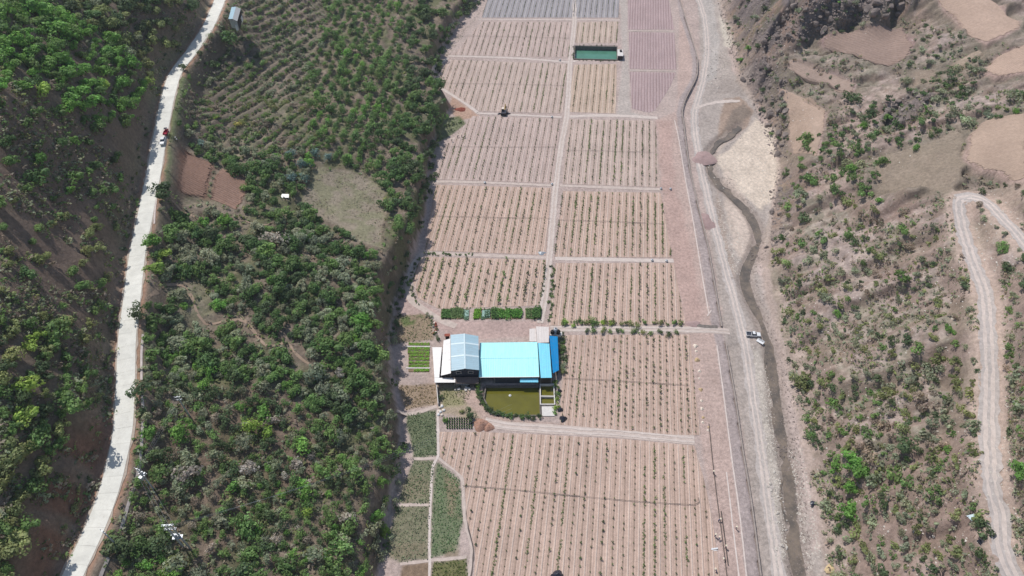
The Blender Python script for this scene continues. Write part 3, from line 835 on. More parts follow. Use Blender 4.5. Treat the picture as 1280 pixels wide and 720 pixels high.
field([(703,239),(826,241),(840,322),(693,321)], 3.05, SOIL, 1.6, .55, .6, seed=5)
field([(545,231),(689,235),(682,319),(531,313),(536,280)], 3.05, SOIL, 1.8, .5, .3, seed=6)
field([(710,149),(819,151),(825,234),(703,230)], 3.1, (188,168,157), 1.6, .55, .5, seed=7)
field([(591,145),(701,149),(692,229),(540,224),(548,200),(562,178)], 3.1, (186,166,157), 1.8, .45, .15, seed=8)
field([(562,75),(710,80),(704,142),(600,139),(580,127),(552,108),(548,92)], 3.2, (187,167,156), 1.8, .45, .1, seed=9)
field([(717,81),(771,80),(770,142),(711,140)], 3.2, (190,168,150), 1.8, .45, .1, seed=10)
field([(602,27),(714,28),(711,72),(567,69)], 3.2, (186,166,157), 1.8, .45, .1, seed=11)
field([(721,28),(773,27),(772,54),(719,54)], 3.2, (188,168,154), 1.8, .45, .1, seed=12)
field([(614,-16),(774,-16),(774,22),(602,22)], 3.3, (156,152,154), 2.0, .4, 0, name='mulched_field', seed=13)
PLUM = (172, 150, 150)
field([(785,-16),(833,-16),(843,37),(785,37)], 1.5, PLUM, 0, ridge=.15, name='ploughed_field', seed=14)
field([(786,40),(843,41),(846,87),(787,86)], 1.5, PLUM, 0, ridge=.15, name='ploughed_field', seed=15)
field([(787,90),(845,91),(838,108),(819,138),(812,141),(790,136)], 1.5, PLUM, 0, ridge=.15, name='ploughed_field', seed=16)
track([(785,38.7),(844,39.3)], .6, 'track_pale', 'field_path', .08); track([(787,88),(845,89.3)], .6, 'track_pale', 'field_path', .08)
def terrace(px, col, d_px, spacing=1.1, seed=0, amp=.3):
    rr = np.random.RandomState(seed)
    W = on([p[0] for p in px], [p[1] for p in px])[:, :2]
    a, b = on([d_px[0][0], d_px[1][0]], [d_px[0][1], d_px[1][1]])[:, :2]
    D = (b - a) / np.linalg.norm(b - a); Nn = np.array((D[1], -D[0]))
    t = W @ Nn; V, F, prev = [], [], None
    for k in range(int((t.max() - t.min()) / (spacing / 4))):
        tt = t.min() + (k + .5) * spacing / 4
        s = []
        for i in range(len(W)):
            ta, tb = W[i - 1] @ Nn, W[i] @ Nn
            if (ta > tt) != (tb > tt): s.append((W[i - 1] + (W[i] - W[i - 1]) * (tt - ta) / (tb - ta)) @ D)
        if len(s) < 2: prev = None; continue
        lo, hi = min(s) + rr.rand() * 1.6, max(s) - rr.rand() * 1.6
        if hi - lo < 1: prev = None; continue
        ss = np.linspace(lo, hi, 15); P = ss[:, None] * D + tt * Nn
        z = height(P[:, 0], P[:, 1]) + .16 + (.22, .1, -.02, .1)[k % 4] * amp * (.7 + .6 * rr.rand(15))
        b0 = len(V); V += [tuple(q) for q in np.c_[P, z]]
        if prev is not None: F += [(prev + i, b0 + i, b0 + i + 1, prev + i + 1) for i in range(14)]
        prev = b0
    me = bpy.data.meshes.new('terrace_plot'); me.from_pydata(V, [], F); me.update()
    bm = bmesh.new(); bm.from_mesh(me); bmesh.ops.recalc_face_normals(bm, faces=bm.faces); bm.to_mesh(me); bm.free()
    tag(link('terrace_plot', me, M['plot']), kind='structure').color = (*lin(*col), 1)
def plot_mat():
    m, nt, nodes, links, b = new_mat('plot_soil')
    oi = nodes.new('ShaderNodeObjectInfo'); v = obj_coord(nt)
    f = map_range(nt, noise_val(nt, .9, 6, v, .7), .28, .72, .84, 1.16); g = map_range(nt, noise_val(nt, .08, 4, v), .3, .7, .9, 1.1)
    links.new(scale_col(nt, scale_col(nt, oi.outputs['Color'], f), g), b.inputs['Base Color']); b.inputs['Roughness'].default_value = .95; b.inputs['Specular IOR Level'].default_value = .1
    return m
M['plot'] = plot_mat()
for i, (P, c) in enumerate(PATCHES_PX):
    if i in (2, 9, 10, 11): continue
    dpx = {0: ((230,200),(262,215)), 1: ((278,225),(310,240)), 3: ((1040,45),(1120,72)), 9: ((1110,230),(1180,190))}.get(i, (P[0], P[2]))
    terrace(P, tuple(x + e for x, e in zip(c, (0, 2, -4) if i > 2 else (12, 14, 14))), dpx, 1.5 if i == 3 else .9, i, 1.0 if i in (0, 1, 3) else .25)
hose_lab = ['thin dark hose across the field below the olive pond', 'thin dark hose crossing the field right of the blue roofs', 'thin dark hose across the orchard plot right of the central track, second above the house', 'thin dark hose across the orchard plot left of the central track, second above the house',
  'thin dark hose across the right orchard plot just below the plum soil strip', 'thin dark hose across the left orchard plot below the dark heap', 'thin dark hose across the left plot whose edge bulges into the woods', 'thin dark hose across the left plot level with the green pond']
for lab, px in zip(hose_lab, ([(578,607),(640,612),(720,620),(800,627),(868,631),(874,628),(873,622)], [(704,473),(770,476),(862,482)], [(699,275),(760,277),(830,280)], [(540,270),(620,272),(688,273)], [(707,188),(760,189),(821,191)], [(552,183),(620,184),(698,184)], [(548,104),(620,105),(706,107)], [(572,45),(640,46),(713,48)])):
    tag(link('irrigation_hose', ribbon(smooth_poly([at(*p, .3) for p in px], 2), .16, .2, .05, False), M['hose']), lab, 'hose', 'irrigation hoses across the plots')

# ------------------------------------------------------------------ farm buildings
def roof_sheet(name, pts, thick, mat, parent, base):
    return MB().prism([(p[0] - base[0], p[1] - base[1], p[2]) for p in pts], thick).build(name, mat, parent)
def wall_quad(name, a, b, z0, za, zb, th, mat, parent, inward):
    """solid wall from a to b (2-D), top height za at a and zb at b"""
    a, b = np.array(a[:2]), np.array(b[:2]); n = np.array(inward) / np.linalg.norm(inward) * th
    vs = [(*a, z0), (*b, z0), (*b, zb), (*a, za), (*(a + n), z0), (*(b + n), z0), (*(b + n), zb), (*(a + n), za)]
    return MB().add(vs, [(0, 1, 2, 3), (5, 4, 7, 6), (4, 0, 3, 7), (1, 5, 6, 2), (3, 2, 6, 7), (4, 5, 1, 0)]).build(name, mat, parent)
def posts(pts, z, parent, r=.09, mat='steel'):
    for p in pts: MB().tube((p[0], p[1], 0), (p[0], p[1], z), r).build('post', M[mat], parent)
def shed(px, z, label, roofmat, name='shed', cat='shed', slope=0.0, thick=.12, inset=.35, walls=None, cap=None, post=True):
    """mono-pitch roof on posts; px corners far-left, far-right, near-right, near-left; z eave height (list allowed)"""
    zs = z if isinstance(z, (list, tuple)) else [z] * 4
    P = [at(p[0], p[1], zz) for p, zz in zip(px, zs)]
    c = np.mean([p[:2] for p in P], axis=0)
    root = empty(name, (*c, 0), 0, label, cat)
    Q = [np.array((p[0] - c[0], p[1] - c[1], p[2])) for p in P]
    MB().prism(Q, thick).build('roof', M[roofmat], root)
    I = [np.array((q[0] * (1 - inset / max(1, np.linalg.norm(q[:2]))), q[1] * (1 - inset / max(1, np.linalg.norm(q[:2]))), q[2])) for q in Q]
    if post:
        for q in I: MB().tube((q[0], q[1], 0), (q[0], q[1], q[2] - thick - .01), .08).build('post', M['steel'], root)
    if walls:
        for side, m in walls:
            a, b = I[side], I[(side + 1) % 4]
            wall_quad('wall', a, b, 0, a[2] - thick - .02, b[2] - thick - .02, .12, M[m], root, -((a + b) / 2)[:2])
    return root, Q
# grey gabled shed
EZ, RZ = 6.8, 7.8
P = [at(x, y, EZ) for x, y in ((563.2,418.5), (598,420), (599,462.5), (564,463.5))]
c = np.mean([p[:2] for p in P], axis=0)
gs = empty('gabled_shed', (*c, 0), 0, 'tall grey gabled shed with pale skylight strips left of the cyan roof', 'shed')
fl, fr, nr, nl = [np.array((p[0] - c[0], p[1] - c[1], EZ)) for p in P]
rf, rn = (fl + fr) / 2, (nr + nl) / 2
rf[2] = rn[2] = RZ
for a, b, d, e in ((fl, rf, rn, nl), (rf, fr, nr, rn)):
    rp = MB().prism([a, b, d, e], .1).build('roof_slope', M['grey_roof'], gs)
    for f in (.27, .62):
        g = .022
        q = [a + (e - a) * (f - g), b + (d - b) * (f - g), b + (d - b) * (f + g), a + (e - a) * (f + g)]
        MB().prism([v + np.array((0, 0, .05)) for v in q], .045).build('skylight_strip', M['clear_strip'], rp)
MB().prism([rf + (-.25, 0, .09), rf + (.25, 0, .09), rn + (.25, 0, .09), rn + (-.25, 0, .09)], .07).build('ridge_cap', M['clear_strip'], gs)
ins = lambda v, k=.94: np.array((v[0] * k, v[1] * k, v[2]))
a, b = ins(nl), ins(nr); m_ = (a + b) / 2
vs = [(*a[:2], 0), (*b[:2], 0), (*b[:2], EZ - .15), (*m_[:2], RZ - .15), (*a[:2], EZ - .15)]
for nm, (a, b) in (('gable_wall', (ins(nl), ins(nr))), ('gable_wall', (ins(fr), ins(fl)))):
    m_ = (a + b) / 2; n = -m_[:2] / np.linalg.norm(m_[:2]) * .15
    v1 = [(*a[:2], 0), (*b[:2], 0), (*b[:2], EZ - .15), (*m_[:2], RZ - .2), (*a[:2], EZ - .15)]
    v2 = [(p[0] + n[0], p[1] + n[1], p[2]) for p in v1]
    gw = MB().add(v1 + v2, [(0, 1, 2, 3, 4), (9, 8, 7, 6, 5)] + [(i, 5 + i, 5 + (i + 1) % 5, (i + 1) % 5) for i in range(5)]).build(nm, M['dark_wall'], gs)
    if a is not None and m_[1] < 0:
        for f in (.24, .70):
            q0, q1 = a + (b - a) * (f - .1), a + (b - a) * (f + .1)
            out = -n / .15
            def quad(z0, z1, e0, e1, mat, nmx, par, k=0):
                p0, p1 = q0[:2] + (q1 - q0)[:2] * k, q1[:2] - (q1 - q0)[:2] * k
                vv = [(*(p0 + out * e0), z0), (*(p1 + out * e0), z0), (*(p1 + out * e0), z1), (*(p0 + out * e0), z1), (*(p0 + out * e1), z0), (*(p1 + out * e1), z0), (*(p1 + out * e1), z1), (*(p0 + out * e1), z1)]
                return MB().add(vv, [(0, 3, 2, 1), (4, 5, 6, 7), (0, 1, 5, 4), (1, 2, 6, 5), (2, 3, 7, 6), (3, 0, 4, 7)]).build(nmx, mat, par)
            wf = quad(4.3, 5.8, .01, .06, M['plaster'], 'window', gw)
            for kx in (.08, ): quad(4.45, 5.65, .065, .08, M['glass'], 'pane', wf, kx) if False else quad(4.45, 5.65, .065, .08, M['glass'], 'pane', gw, kx)
for a, b in ((ins(nl), ins(fl)), (ins(fr), ins(nr))):
    wall_quad('side_wall', a, b, 0, EZ - .16, EZ - .16, .15, M['dark_wall'], gs, -((a + b) / 2)[:2])
# big cyan barn
EZ2 = 4.3
P = [at(x, y, EZ2) for x, y in ((599.5,428.4), (671.6,427.6), (674,470.6), (598.6,471.2))]
c = np.mean([p[:2] for p in P], axis=0)
bb = empty('barn', (*c, 0), 0, 'largest farm building with wide bright cyan metal roof behind the olive pond', 'barn')
fl, fr, nr, nl = [np.array((p[0] - c[0], p[1] - c[1], EZ2)) for p in P]
ml, mr = (fl + nl) / 2 + (0, 0, .9), (fr + nr) / 2 + (0, 0, .9)
MB().prism([fl, fr, mr, ml], .1).build('roof_slope', M['cyan'], bb); MB().prism([ml, mr, nr, nl], .1).build('roof_slope', M['cyan'], bb)
MB().prism([ml + (0, .22, .06), mr + (0, .22, .06), mr + (0, -.22, .06), ml + (0, -.22, .06)], .05).build('ridge_cap', M['cyan'], bb)
A = [ins(v, .96) for v in (fl, fr, nr, nl)]
for i, m in ((0, 'plaster'), (1, 'dark_wall'), (3, 'dark_wall')):
    a, b = A[i], A[(i + 1) % 4]
    wall_quad('wall', a, b, 0, EZ2 - .2, EZ2 - .2, .15, M[m], bb, -((a + b) / 2)[:2])
a, b = A[3], A[2]; f1 = a + (b - a) * .25; f0 = a + (b - a) * .02
wall_quad('front_panel', f1, b, 0, EZ2 - .2, EZ2 - .2, .15, M['dark_wall'], bb, (0, 1))
wall_quad('inner_wall', a + (0, 3.5, 0), f1 + (0, 3.5, 0), 0, EZ2 - .2, EZ2 - .2, .15, M['inner'], bb, (0, 1))
posts([a, f1 + (0, -.2, 0), b + (0, -.2, 0)], EZ2 - .15, bb, .12)
MB().prism([nl + (0, -.02, .02), nr + (0, -.02, .02), nr + (0, -.2, .02), nl + (0, -.2, .02)], .16).build('gutter', M['white_roof'], bb)
shed([(650,473.2),(672.5,473),(672.8,477.8),(650,477.8)], [3.3, 3.3, 3.0, 3.0], 'small low blue awning over the pond edge below the cyan roof', 'sky_blue', 'awning', 'awning')
root, Q = shed([(672.6,428.5),(686.6,429.5),(689.8,472),(676,472.3)], 4.6, 'narrow sky blue shed along the right side of the cyan barn', 'sky_blue', 'side_shed', walls=[(0, 'plaster'), (1, 'dark_wall'), (2, 'inner'), (3, 'dark_wall')])
MB().prism([Q[0] + (-.1, 0, .02), Q[3] + (.9, 0, .02), Q[3] + (.5, 0, .02), Q[0] + (-.4, 0, .02)][::-1], .1).build('flashing', M['white_roof'], root) if False else None
shed([(686.6,419.6),(697,420.5),(698.7,462.5),(691.2,466.5)], [3.8, 3.2, 3.2, 3.8], 'deep blue roofed lean-to at the right end of the farm buildings', 'blue', 'lean_to', walls=[(1, 'inner')])
shed([(670,408),(686,408.5),(686,428),(671.5,428.5)], 4.2, 'pale ribbed canopy behind the narrow sky blue shed', 'pale_roof', 'canopy', 'canopy')
shed([(661.8,411),(669.6,410.4),(671,427),(661.8,426.6)], 3.6, 'lower greyish canopy left of the pale ribbed canopy', 'pale_roof', 'canopy', 'canopy')
hut, Q = shed([(687,415),(702.5,414.8),(702.8,418.8),(687,419)], 3.0, 'small flat roofed white hut carrying dark water tanks', 'plaster', 'tank_hut', 'hut', thick=.3, walls=[(0, 'plaster'), (1, 'plaster'), (2, 'plaster'), (3, 'plaster')], post=False)
def tank(px, py, z, r, h, mat, label):
    p = at(px, py, z); t = empty('water_tank', tuple(p), 0, label, 'tank', 'tanks on the white hut')
    MB().lathe([(r * .96, 0), (r, .1), (r, h * .75), (r * .8, h * .92), (r * .3, h)], 14).build('tank_body', M[mat], t)
    MB().lathe([(r * .28, h), (r * .28, h + .12)], 10).build('lid', M['black'], t)
tank(690.5, 416.5, 3.0, .75, 1.5, 'black', 'black water tank at the left end of the white hut roof')
tank(697.5, 416.3, 3.0, .8, 1.5, 'black', 'black water tank right of the pale one on the white hut')
tank(694.2, 415.6, 3.0, .8, 2.4, 'galv', 'taller pale round tank between two black ones on the hut')
# white roofs at the left
shed([(554.5,425.5),(563,423),(563.6,466.5),(551.2,469.4)], [4.2, 5.4, 5.4, 4.2], 'white lean-to roof against the left wall of the grey shed', 'white_roof', 'lean_to', walls=[(3, 'inner'), (0, 'plaster')])
shed([(540.4,434),(552.5,434),(549,472),(543,472)], 3.0, 'lower white roof standing left of the white lean-to', 'white_roof', 'low_shed', walls=[(3, 'plaster'), (0, 'plaster')])
shed([(543,472.3),(569,472.3),(569,478),(543.2,478.2)], 3.0, 'white roof strip along the front of the dark open store', 'white_roof', 'open_store', walls=[(0, 'inner')])
shed([(565,471.6),(598.2,471),(598.3,479.2),(569.4,479.2)], [3.2, 3.2, 2.5, 2.5], 'brown roofed porch in front of the grey shed gable', 'brown_roof', 'porch', 'porch', walls=[(0, 'inner')])
shed([(555.5,417.2),(562.3,416.8),(562.4,420),(555.5,420.4)], 2.4, 'tiny dark red hut behind the white lean-to', 'brick', 'brick_hut', 'hut', walls=[(0, 'brick'), (1, 'brick'), (2, 'inner'), (3, 'brick')], post=False)
# railing and yard wall
a, b = at(570, 481.5), at(586.5, 482.5)
rl = empty('railing', tuple(a), 0, 'short white railing in front of the brown porch', 'railing')
d = b - a
for z in (.55, 1.0): MB().tube((0, 0, z), (d[0], d[1], z), .06).build('rail', M['white_paint'], rl)
for k in range(6): MB().tube((d[0] * k / 5, d[1] * k / 5, 0), (d[0] * k / 5, d[1] * k / 5, 1.05), .05).build('post', M['white_paint'], rl)
a, b = at(545.6, 483), at(547.6, 508)
yw = empty('yard_wall', tuple(a), 0, 'thin white wall running from the open store towards the green field', 'wall')
wall_quad('wall', (0, 0), (b - a)[:2], 0, 2.2, 1.8, .25, M['plaster'], yw, (1, 0))
MB().box(0, .2, 2.2, .5, .5, .15).build('pier_cap', M['plaster'], yw)
# yard clutter in front of the porch and the open store
rr = random.Random(5)
cl = [('crate', 'box', 'pale crate lying in the yard before the porch'), ('barrel', 'barrel', 'dark barrel standing in the yard before the porch'), ('sack', 'sack', 'white sack dropped in the yard before the porch')]
for k in range(12):
    p = at(rr.uniform(569, 597), rr.uniform(483, 488))
    nm, ct, lb = cl[k % 3]
    mb = MB()
    if nm == 'crate': mb.box(0, 0, 0, 1.0, .7, .5, rr.random() * 3); mb.box(0, 0, .5, .9, .1, .06)
    elif nm == 'barrel': mb.lathe([(.3, 0), (.34, .4), (.3, .85), (.25, .88)], 10)
    else: mb.lathe([(.25, 0), (.45, .15), (.35, .4), (.1, .5)], 8)
    tag(mb.build(nm, M[{'crate': 'plaster', 'barrel': 'black', 'sack': 'sack'}[nm]], loc=tuple(p)), lb, ct, 'clutter in the yard: ' + nm + 's')

# ------------------------------------------------------------------ ponds and tanks
def ring(name, px, width, z0, z1, mat, parent, base, closed=True):
    W = np.array([at(*p)[:2] for p in px]); n = len(W)
    cen = W.mean(0); m = 0
    out = []
    for i in range(n):
        p, q, s = W[i - 1], W[i], W[(i + 1) % n]
        d1, d2 = (q - p) / np.linalg.norm(q - p), (s - q) / np.linalg.norm(s - q)
        nn = np.array([d1[1] + d2[1], -d1[0] - d2[0]]); nn /= np.linalg.norm(nn)
        if nn @ (q - cen) < 0: nn = -nn
        out.append(q + nn * width)
    for i in range(n):
        j = (i + 1) % n
        top = [(*(W[i] - base), z1), (*(W[j] - base), z1), (*(out[j] - base), z1), (*(out[i] - base), z1)]
        MB().prism(top, z1 - z0).build(name, mat, parent)
def pond(px, zw, label, wmat, rim, name, width=.45, z1=.25):
    W = np.array([at(*p)[:2] for p in px]); c = W.mean(0)
    root = empty(name, (*c, 0), 0, label, 'pond')
    MB().prism([(*(p - c), zw) for p in W], 2).build('water', M[wmat], root)
    ring('bank_wall', px, width, -3, z1, M[rim], root, c)
    return root
PONDPX = [(608,483.5),(673.5,483.5),(675,519),(650,518.8),(634,518),(622,516.5),(612,510.5),(605.5,498)]
pond(PONDPX, -.7, 'olive green fish pond in front of the cyan roofed barn', 'pond', 'stone', 'fish_pond')
pond([(719,58),(771,59),(771.5,74.8),(718.5,73.6)], -2.0, 'rectangular green water pond among the upper orchard plots', 'pond_up', 'stone', 'reservoir', .5, .3)
p = at(637.5, 494.5, -.7); fl_ = empty('float', tuple(p), 0, 'small white float drifting on the olive pond', 'float')
MB().lathe([(.2, -.1), (.45, 0), (.45, .15), (.2, .25)], 10).build('float_ring', M['white_paint'], fl_); MB().tube((0, 0, .2), (0, 0, .7), .08).build('motor', M['galv'], fl_)
TPX = [(675.8,482),(691.5,482),(692.8,506),(676,506)]
W = np.array([at(*p)[:2] for p in TPX]); c = W.mean(0)
tk = empty('fish_tanks', (*c, 0), 0, 'white walled concrete tanks of two cells at the pond corner', 'tank')
MB().prism([(*(p - c), -.4) for p in W], 1.6).build('water', M['pond'], tk)
ring('tank_wall', TPX, .45, -1.5, .7, M['plaster'], tk, c)
a, b = at(675.9, 496.8)[:2] - c, at(692.3, 497)[:2] - c
wall_quad('divider', a, b, -1.5, .6, .6, .35, M['plaster'], tk, (0, 1))
MB().prism([(*(at(*p)[:2] - c), .3) for p in ((677,508.5),(692.5,508.5),(693.2,520.5),(677.5,520.5))], .6).build('slab', M['plaster'], tk)
ph = shed([(771.8,61.5),(778.3,61.8),(779.2,69.8),(772,69.6)], 2.6, 'white pump hut at the right end of the green pond', 'plaster', 'pump_hut', 'hut', thick=.3, walls=[(0, 'inner'), (1, 'inner'), (2, 'inner'), (3, 'plaster')], post=False)
MB().box(.4, 1.2, 2.6, 1.1, 1.3, .7).build('hatch', M['inner'], ph[0])

# ------------------------------------------------------------------ vegetable beds
LEAFCOL = {'bed': lin(146, 198, 76), 'dark': lin(60, 96, 44)}
def leafy(W, z0, z1, n, size, col, var, rs, up=.6):
    """n small leaf quads scattered over a polygon W (2-D)"""
    W = np.array(W); lo, hi = W.min(0), W.max(0)
    P = np.zeros((0, 2))
    while len(P) < n:
        q = lo + rs.rand(n * 2, 2) * (hi - lo); P = np.vstack([P, q[inside(q[:, 0], q[:, 1], W)]])
    P = P[:n]; z = z0 + (z1 - z0) * rs.rand(n)
    V, F = quads(np.c_[P, z], size * (.6 + .8 * rs.rand(n)), rs, up)
    c = np.repeat(np.array(col)[None] * (1 + var * (rs.rand(n, 1) - .5) * 2), 4, 0)
    return V, F, c
def quads(P, s, rs, up=.5, nrm=None):
    n = len(P)
    d = rs.randn(n, 3); d[:, 2] = np.abs(d[:, 2]) + up
    if nrm is not None: d = d * .55 + nrm * 1.3
    d /= np.linalg.norm(d, axis=1)[:, None]
    a = np.cross(d, rs.randn(n, 3)); a /= np.linalg.norm(a, axis=1)[:, None] + 1e-9
    b = np.cross(d, a)
    s = np.asarray(s)[:, None]; el = (.6 + .5 * rs.rand(n))[:, None]
    V = np.stack([P - a * s * .5, P + b * s * .5 * el, P + a * s * .55 + d * s * .12, P - b * s * .5 * el], 1).reshape(-1, 3)
    return V, np.arange(4 * n).reshape(n, 4)
rs = np.random.RandomState(12)
ys = [430.6, 436.4, 440.7, 444.6, 448.9, 453.5, 457.8, 463.3]
for i, y in enumerate(ys):
    x0, x1 = 510.6 - (1 if i in (1, 2) else 0), 537.4 - (y - 430) * .03
    q = [at(x, yy) for x, yy in ((x0, y - 1.6), (x1, y - 1.6), (x1, y + 1.6), (x0, y + 1.6))]
    c = np.mean(q, axis=0)
    lab = ['bright green seedling bed, topmost of the row beds left of the white roofs', 'second seedling bed from the top, under the first pale strip', 'third seedling bed from the top, left of the white roofs', 'fourth seedling bed from the top, left of the white roofs', 'fourth seedling bed from the bottom, left of the white roofs', 'third seedling bed from the bottom, left of the white roofs', 'seedling bed just above the lower pale strip', 'lowest seedling bed with a bare left end'][i]
    root = empty('seedling_bed', (*c[:2], 0), 0, lab, 'vegetable bed', 'seedling beds')
    Q = [p - c for p in q]
    MB().prism([(p[0], p[1], .22) for p in Q], .3).build('bed_frame', M['wood'], root)
    Wl = [p[:2] * .97 for p in Q]
    if i == 7: Wl[0] = Wl[0] * .6; Wl[3] = Wl[3] * .6; Wl = [np.array((Q[0][0] * .45, Q[0][1])), Q[1][:2], Q[2][:2], np.array((Q[3][0] * .45, Q[3][1]))]
    V, F, cc = leafy(Wl, .2, .5, 260, .3, LEAFCOL['bed'], .3, rs)
    link('seedlings', np_mesh('seedlings', V, F, cc), M['leaf_mass'], root)
for y, lb in ((433.4, 'pale board between the two topmost seedling beds'), (460.4, 'pale board above the lowest seedling bed')):
    a, b = at(507.5, y), at(538, y + .2); d = b - a
    tag(MB().box(d[0] / 2, d[1] / 2, 0, np.linalg.norm(d), .5, .25, math.atan2(d[1], d[0])).box(d[0] / 2, d[1] / 2, .25, np.linalg.norm(d) * .98, .35, .05, math.atan2(d[1], d[0])).build('board', M['plaster'], loc=tuple(a)), lb, 'board')
# plant beds behind the yard
specs = [(551.7,562,'d',.9),(562.5,571,'m',.8),(571.5,580,'m',.8),(580.5,586.5,'n',.5),(592.8,601.3,'b',.7),(602,613.3,'n',.6),(614,622.5,'d',1.2),(623.5,630.7,'b2',1.0),(632,638,'b2',1.0),(638.8,644.4,'b2',1.0),(645,651.7,'b2',1.0),(657,664,'m',.7),(665,676.5,'d',1.4)]
colr = {'d': (104,140,80), 'm': (124,148,96), 'n': (132,170,150), 'b': (128,172,70), 'b2': (112,160,78)}
desc = {'d': 'dark leafy', 'm': 'dull green', 'n': 'pale teal netted', 'b': 'bright lime green', 'b2': 'rich green'}
names_n = ['left end', 'second', 'third', 'fourth', 'just right of the bare gap', 'sixth', 'seventh', 'eighth', 'ninth', 'tenth', 'eleventh', 'second from the right end', 'right end']
for i, (x0, x1, k, h) in enumerate(specs):
    q = [at(x, yy) for x, yy in ((x0 - .2, 386.6), (x1 + .2, 386.2), (x1, 398.6), (x0 - .4, 399.4))]
    c = np.mean(q, axis=0)
    root = empty('plant_bed', (*c[:2], 0), 0, '%s plant bed behind the yard, %s%s' % (desc[k], names_n[i], ' of the row' if 'gap' not in names_n[i] else ''), 'plant bed', 'plant beds behind the yard')
    Q = [p - c for p in q]
    MB().prism([(p[0], p[1], .15) for p in Q], .2).build('bed_frame', M['wood'], root)
    parts = [(.9, .2, h * .7, 460)] + [(.55 + .4 * rs.rand(), .3, h * (.7 + .6 * rs.rand()), 200) for _ in range(2)]
    Vs, Fs, Cs, n0 = [], [], [], 0
    for kk, za, zb_, cnt in parts:
        sh_ = rs.randn(2) * (0.0 if kk == .9 else .5)
        V, F, cc = leafy([p[:2] * kk * (.8 + .4 * rs.rand()) + sh_ for p in Q], za, zb_, int(cnt * (x1 - x0) / 9), .42, lin(*colr[k]) if k != 'n' else lin(128,156,128), .6, rs)
        Vs.append(V); Fs.append(F + n0); Cs.append(cc); n0 += len(V)
    link('foliage', np_mesh('foliage', np.vstack(Vs), np.vstack(Fs), np.vstack(Cs)), M['leaf_mass'], root)
    if k == 'n': MB().prism([(p[0] * .8, p[1] * .6, h * .75 + .1) for p in Q], .03).build('net', M['net'], root)
NTH = ['first', 'second', 'third', 'fourth', 'fifth', 'sixth', 'seventh', 'eighth', 'ninth', 'tenth', 'eleventh', 'twelfth', 'thirteenth', 'fourteenth', 'fifteenth', 'sixteenth', 'seventeenth', 'eighteenth', 'nineteenth', 'twentieth'] + ['twenty-' + q for q in ('first', 'second', 'third', 'fourth', 'fifth', 'sixth', 'seventh', 'eighth', 'ninth')] + ['thirtieth', 'thirty-first', 'thirty-second']
# potted nursery grid lower left of the pond
pot = MB().lathe([(.22, 0), (.3, .35), (.3, .4)], 8).mesh('pot')
V, F = quads(np.c_[rs.randn(12, 2) * .14, .42 + rs.rand(12) * .3], .22 + .12 * rs.rand(12), rs)
plant = np_mesh('seedling', V, F, np.tile(lin(86, 124, 58), (48, 1)) * (.7 + .6 * rs.rand(48, 1)))
plant.materials.append(M['leaf_mass']); pot.materials.append(M['black'])
for j, y in enumerate((523.5, 526.5, 529.5, 532.5, 535.3)):
    for i in range(11):
        x = 559 + i * 3.05
        if x > 585 and j < 2: continue
        p = at(x, y)
        r_ = empty('potted_plant', (p[0], p[1], .02), rs.rand() * 6, 'small potted seedling, %s pot row from the back, %s from left' % (NTH[j], NTH[i]), 'potted plant', 'potted seedlings in the grid')
        link('pot', pot, None, r_); link('seedling', plant, None, r_)
# earth heaps, debris
def heap(px, py, r, h, mat, label, name='earth_heap', cat='heap', sq=1.0, seed=0, zb=None):
    p = on1(px, py); rr_ = np.random.RandomState(seed)
    n, k = 20, 7
    vs = []
    for j in range(k + 1):
        f = j / k
        for i in range(n):
            t = 2 * math.pi * i / n
            rad = r * f * (1 + .22 * (rr_.rand() - .5) + .15 * math.sin(3 * t + seed))
            vs.append((rad * math.cos(t), rad * math.sin(t) * sq, max(0, h * (1 - f ** 1.5) * (1 + .25 * (rr_.rand() - .5))) - .1))
    fs = [(j * n + i, j * n + (i + 1) % n, (j + 1) * n + (i + 1) % n, (j + 1) * n + i) for j in range(k) for i in range(n)]
    o = MB().add(vs, fs).build(name, M[mat], loc=tuple(p)); shade_smooth(o.data)
    return tag(o, label, cat)
heap(601, 531, 2.6, 1.6, 'red_earth', 'larger brown earth heap left of the field track below the pond', seed=1)
heap(611, 534, 1.8, 1.1, 'red_earth', 'smaller brown earth heap right beside the larger one', seed=2)
heap(878, 198, 6.3, 1.3, 'ploughed', 'broad mauve soil mound spilling over the levee wall', seed=3, sq=.9)
heap(879, 277, 5.2, 1.2, 'ploughed', 'round mauve soil mound on the levee above the ford', seed=4)
heap(576, 137, 3.0, 1.2, 'brick', 'reddish earth heap by the bulging field corner', seed=5, sq=.6)
heap(866, 405, 3.0, .6, 'ploughed', 'low soil swell at the corner of the levee track', seed=6, sq=.6)
heap(704, 524, 1.35, 1.5, 'tarp', 'dark tarp heap right of the white tank slab', 'covered_heap', seed=7)
heap(699.5, 489, .9, 1.2, 'tarp', 'dark bundle beside the top of the fish tanks', 'covered_heap', seed=8)
heap(700.5, 512.5, 1.0, 1.3, 'tarp', 'dark bundle level with the white tank slab', 'covered_heap', seed=9)
heap(697, 720, 2.0, 2.0, 'tarp', 'glossy dark covered heap at the bottom edge of the orchard', 'covered_heap', seed=10, sq=.8)
heap(677, 316.5, 1.9, .8, 'galv', 'pale heap of scrap beside the central track', 'scrap_heap', seed=13, sq=.6)
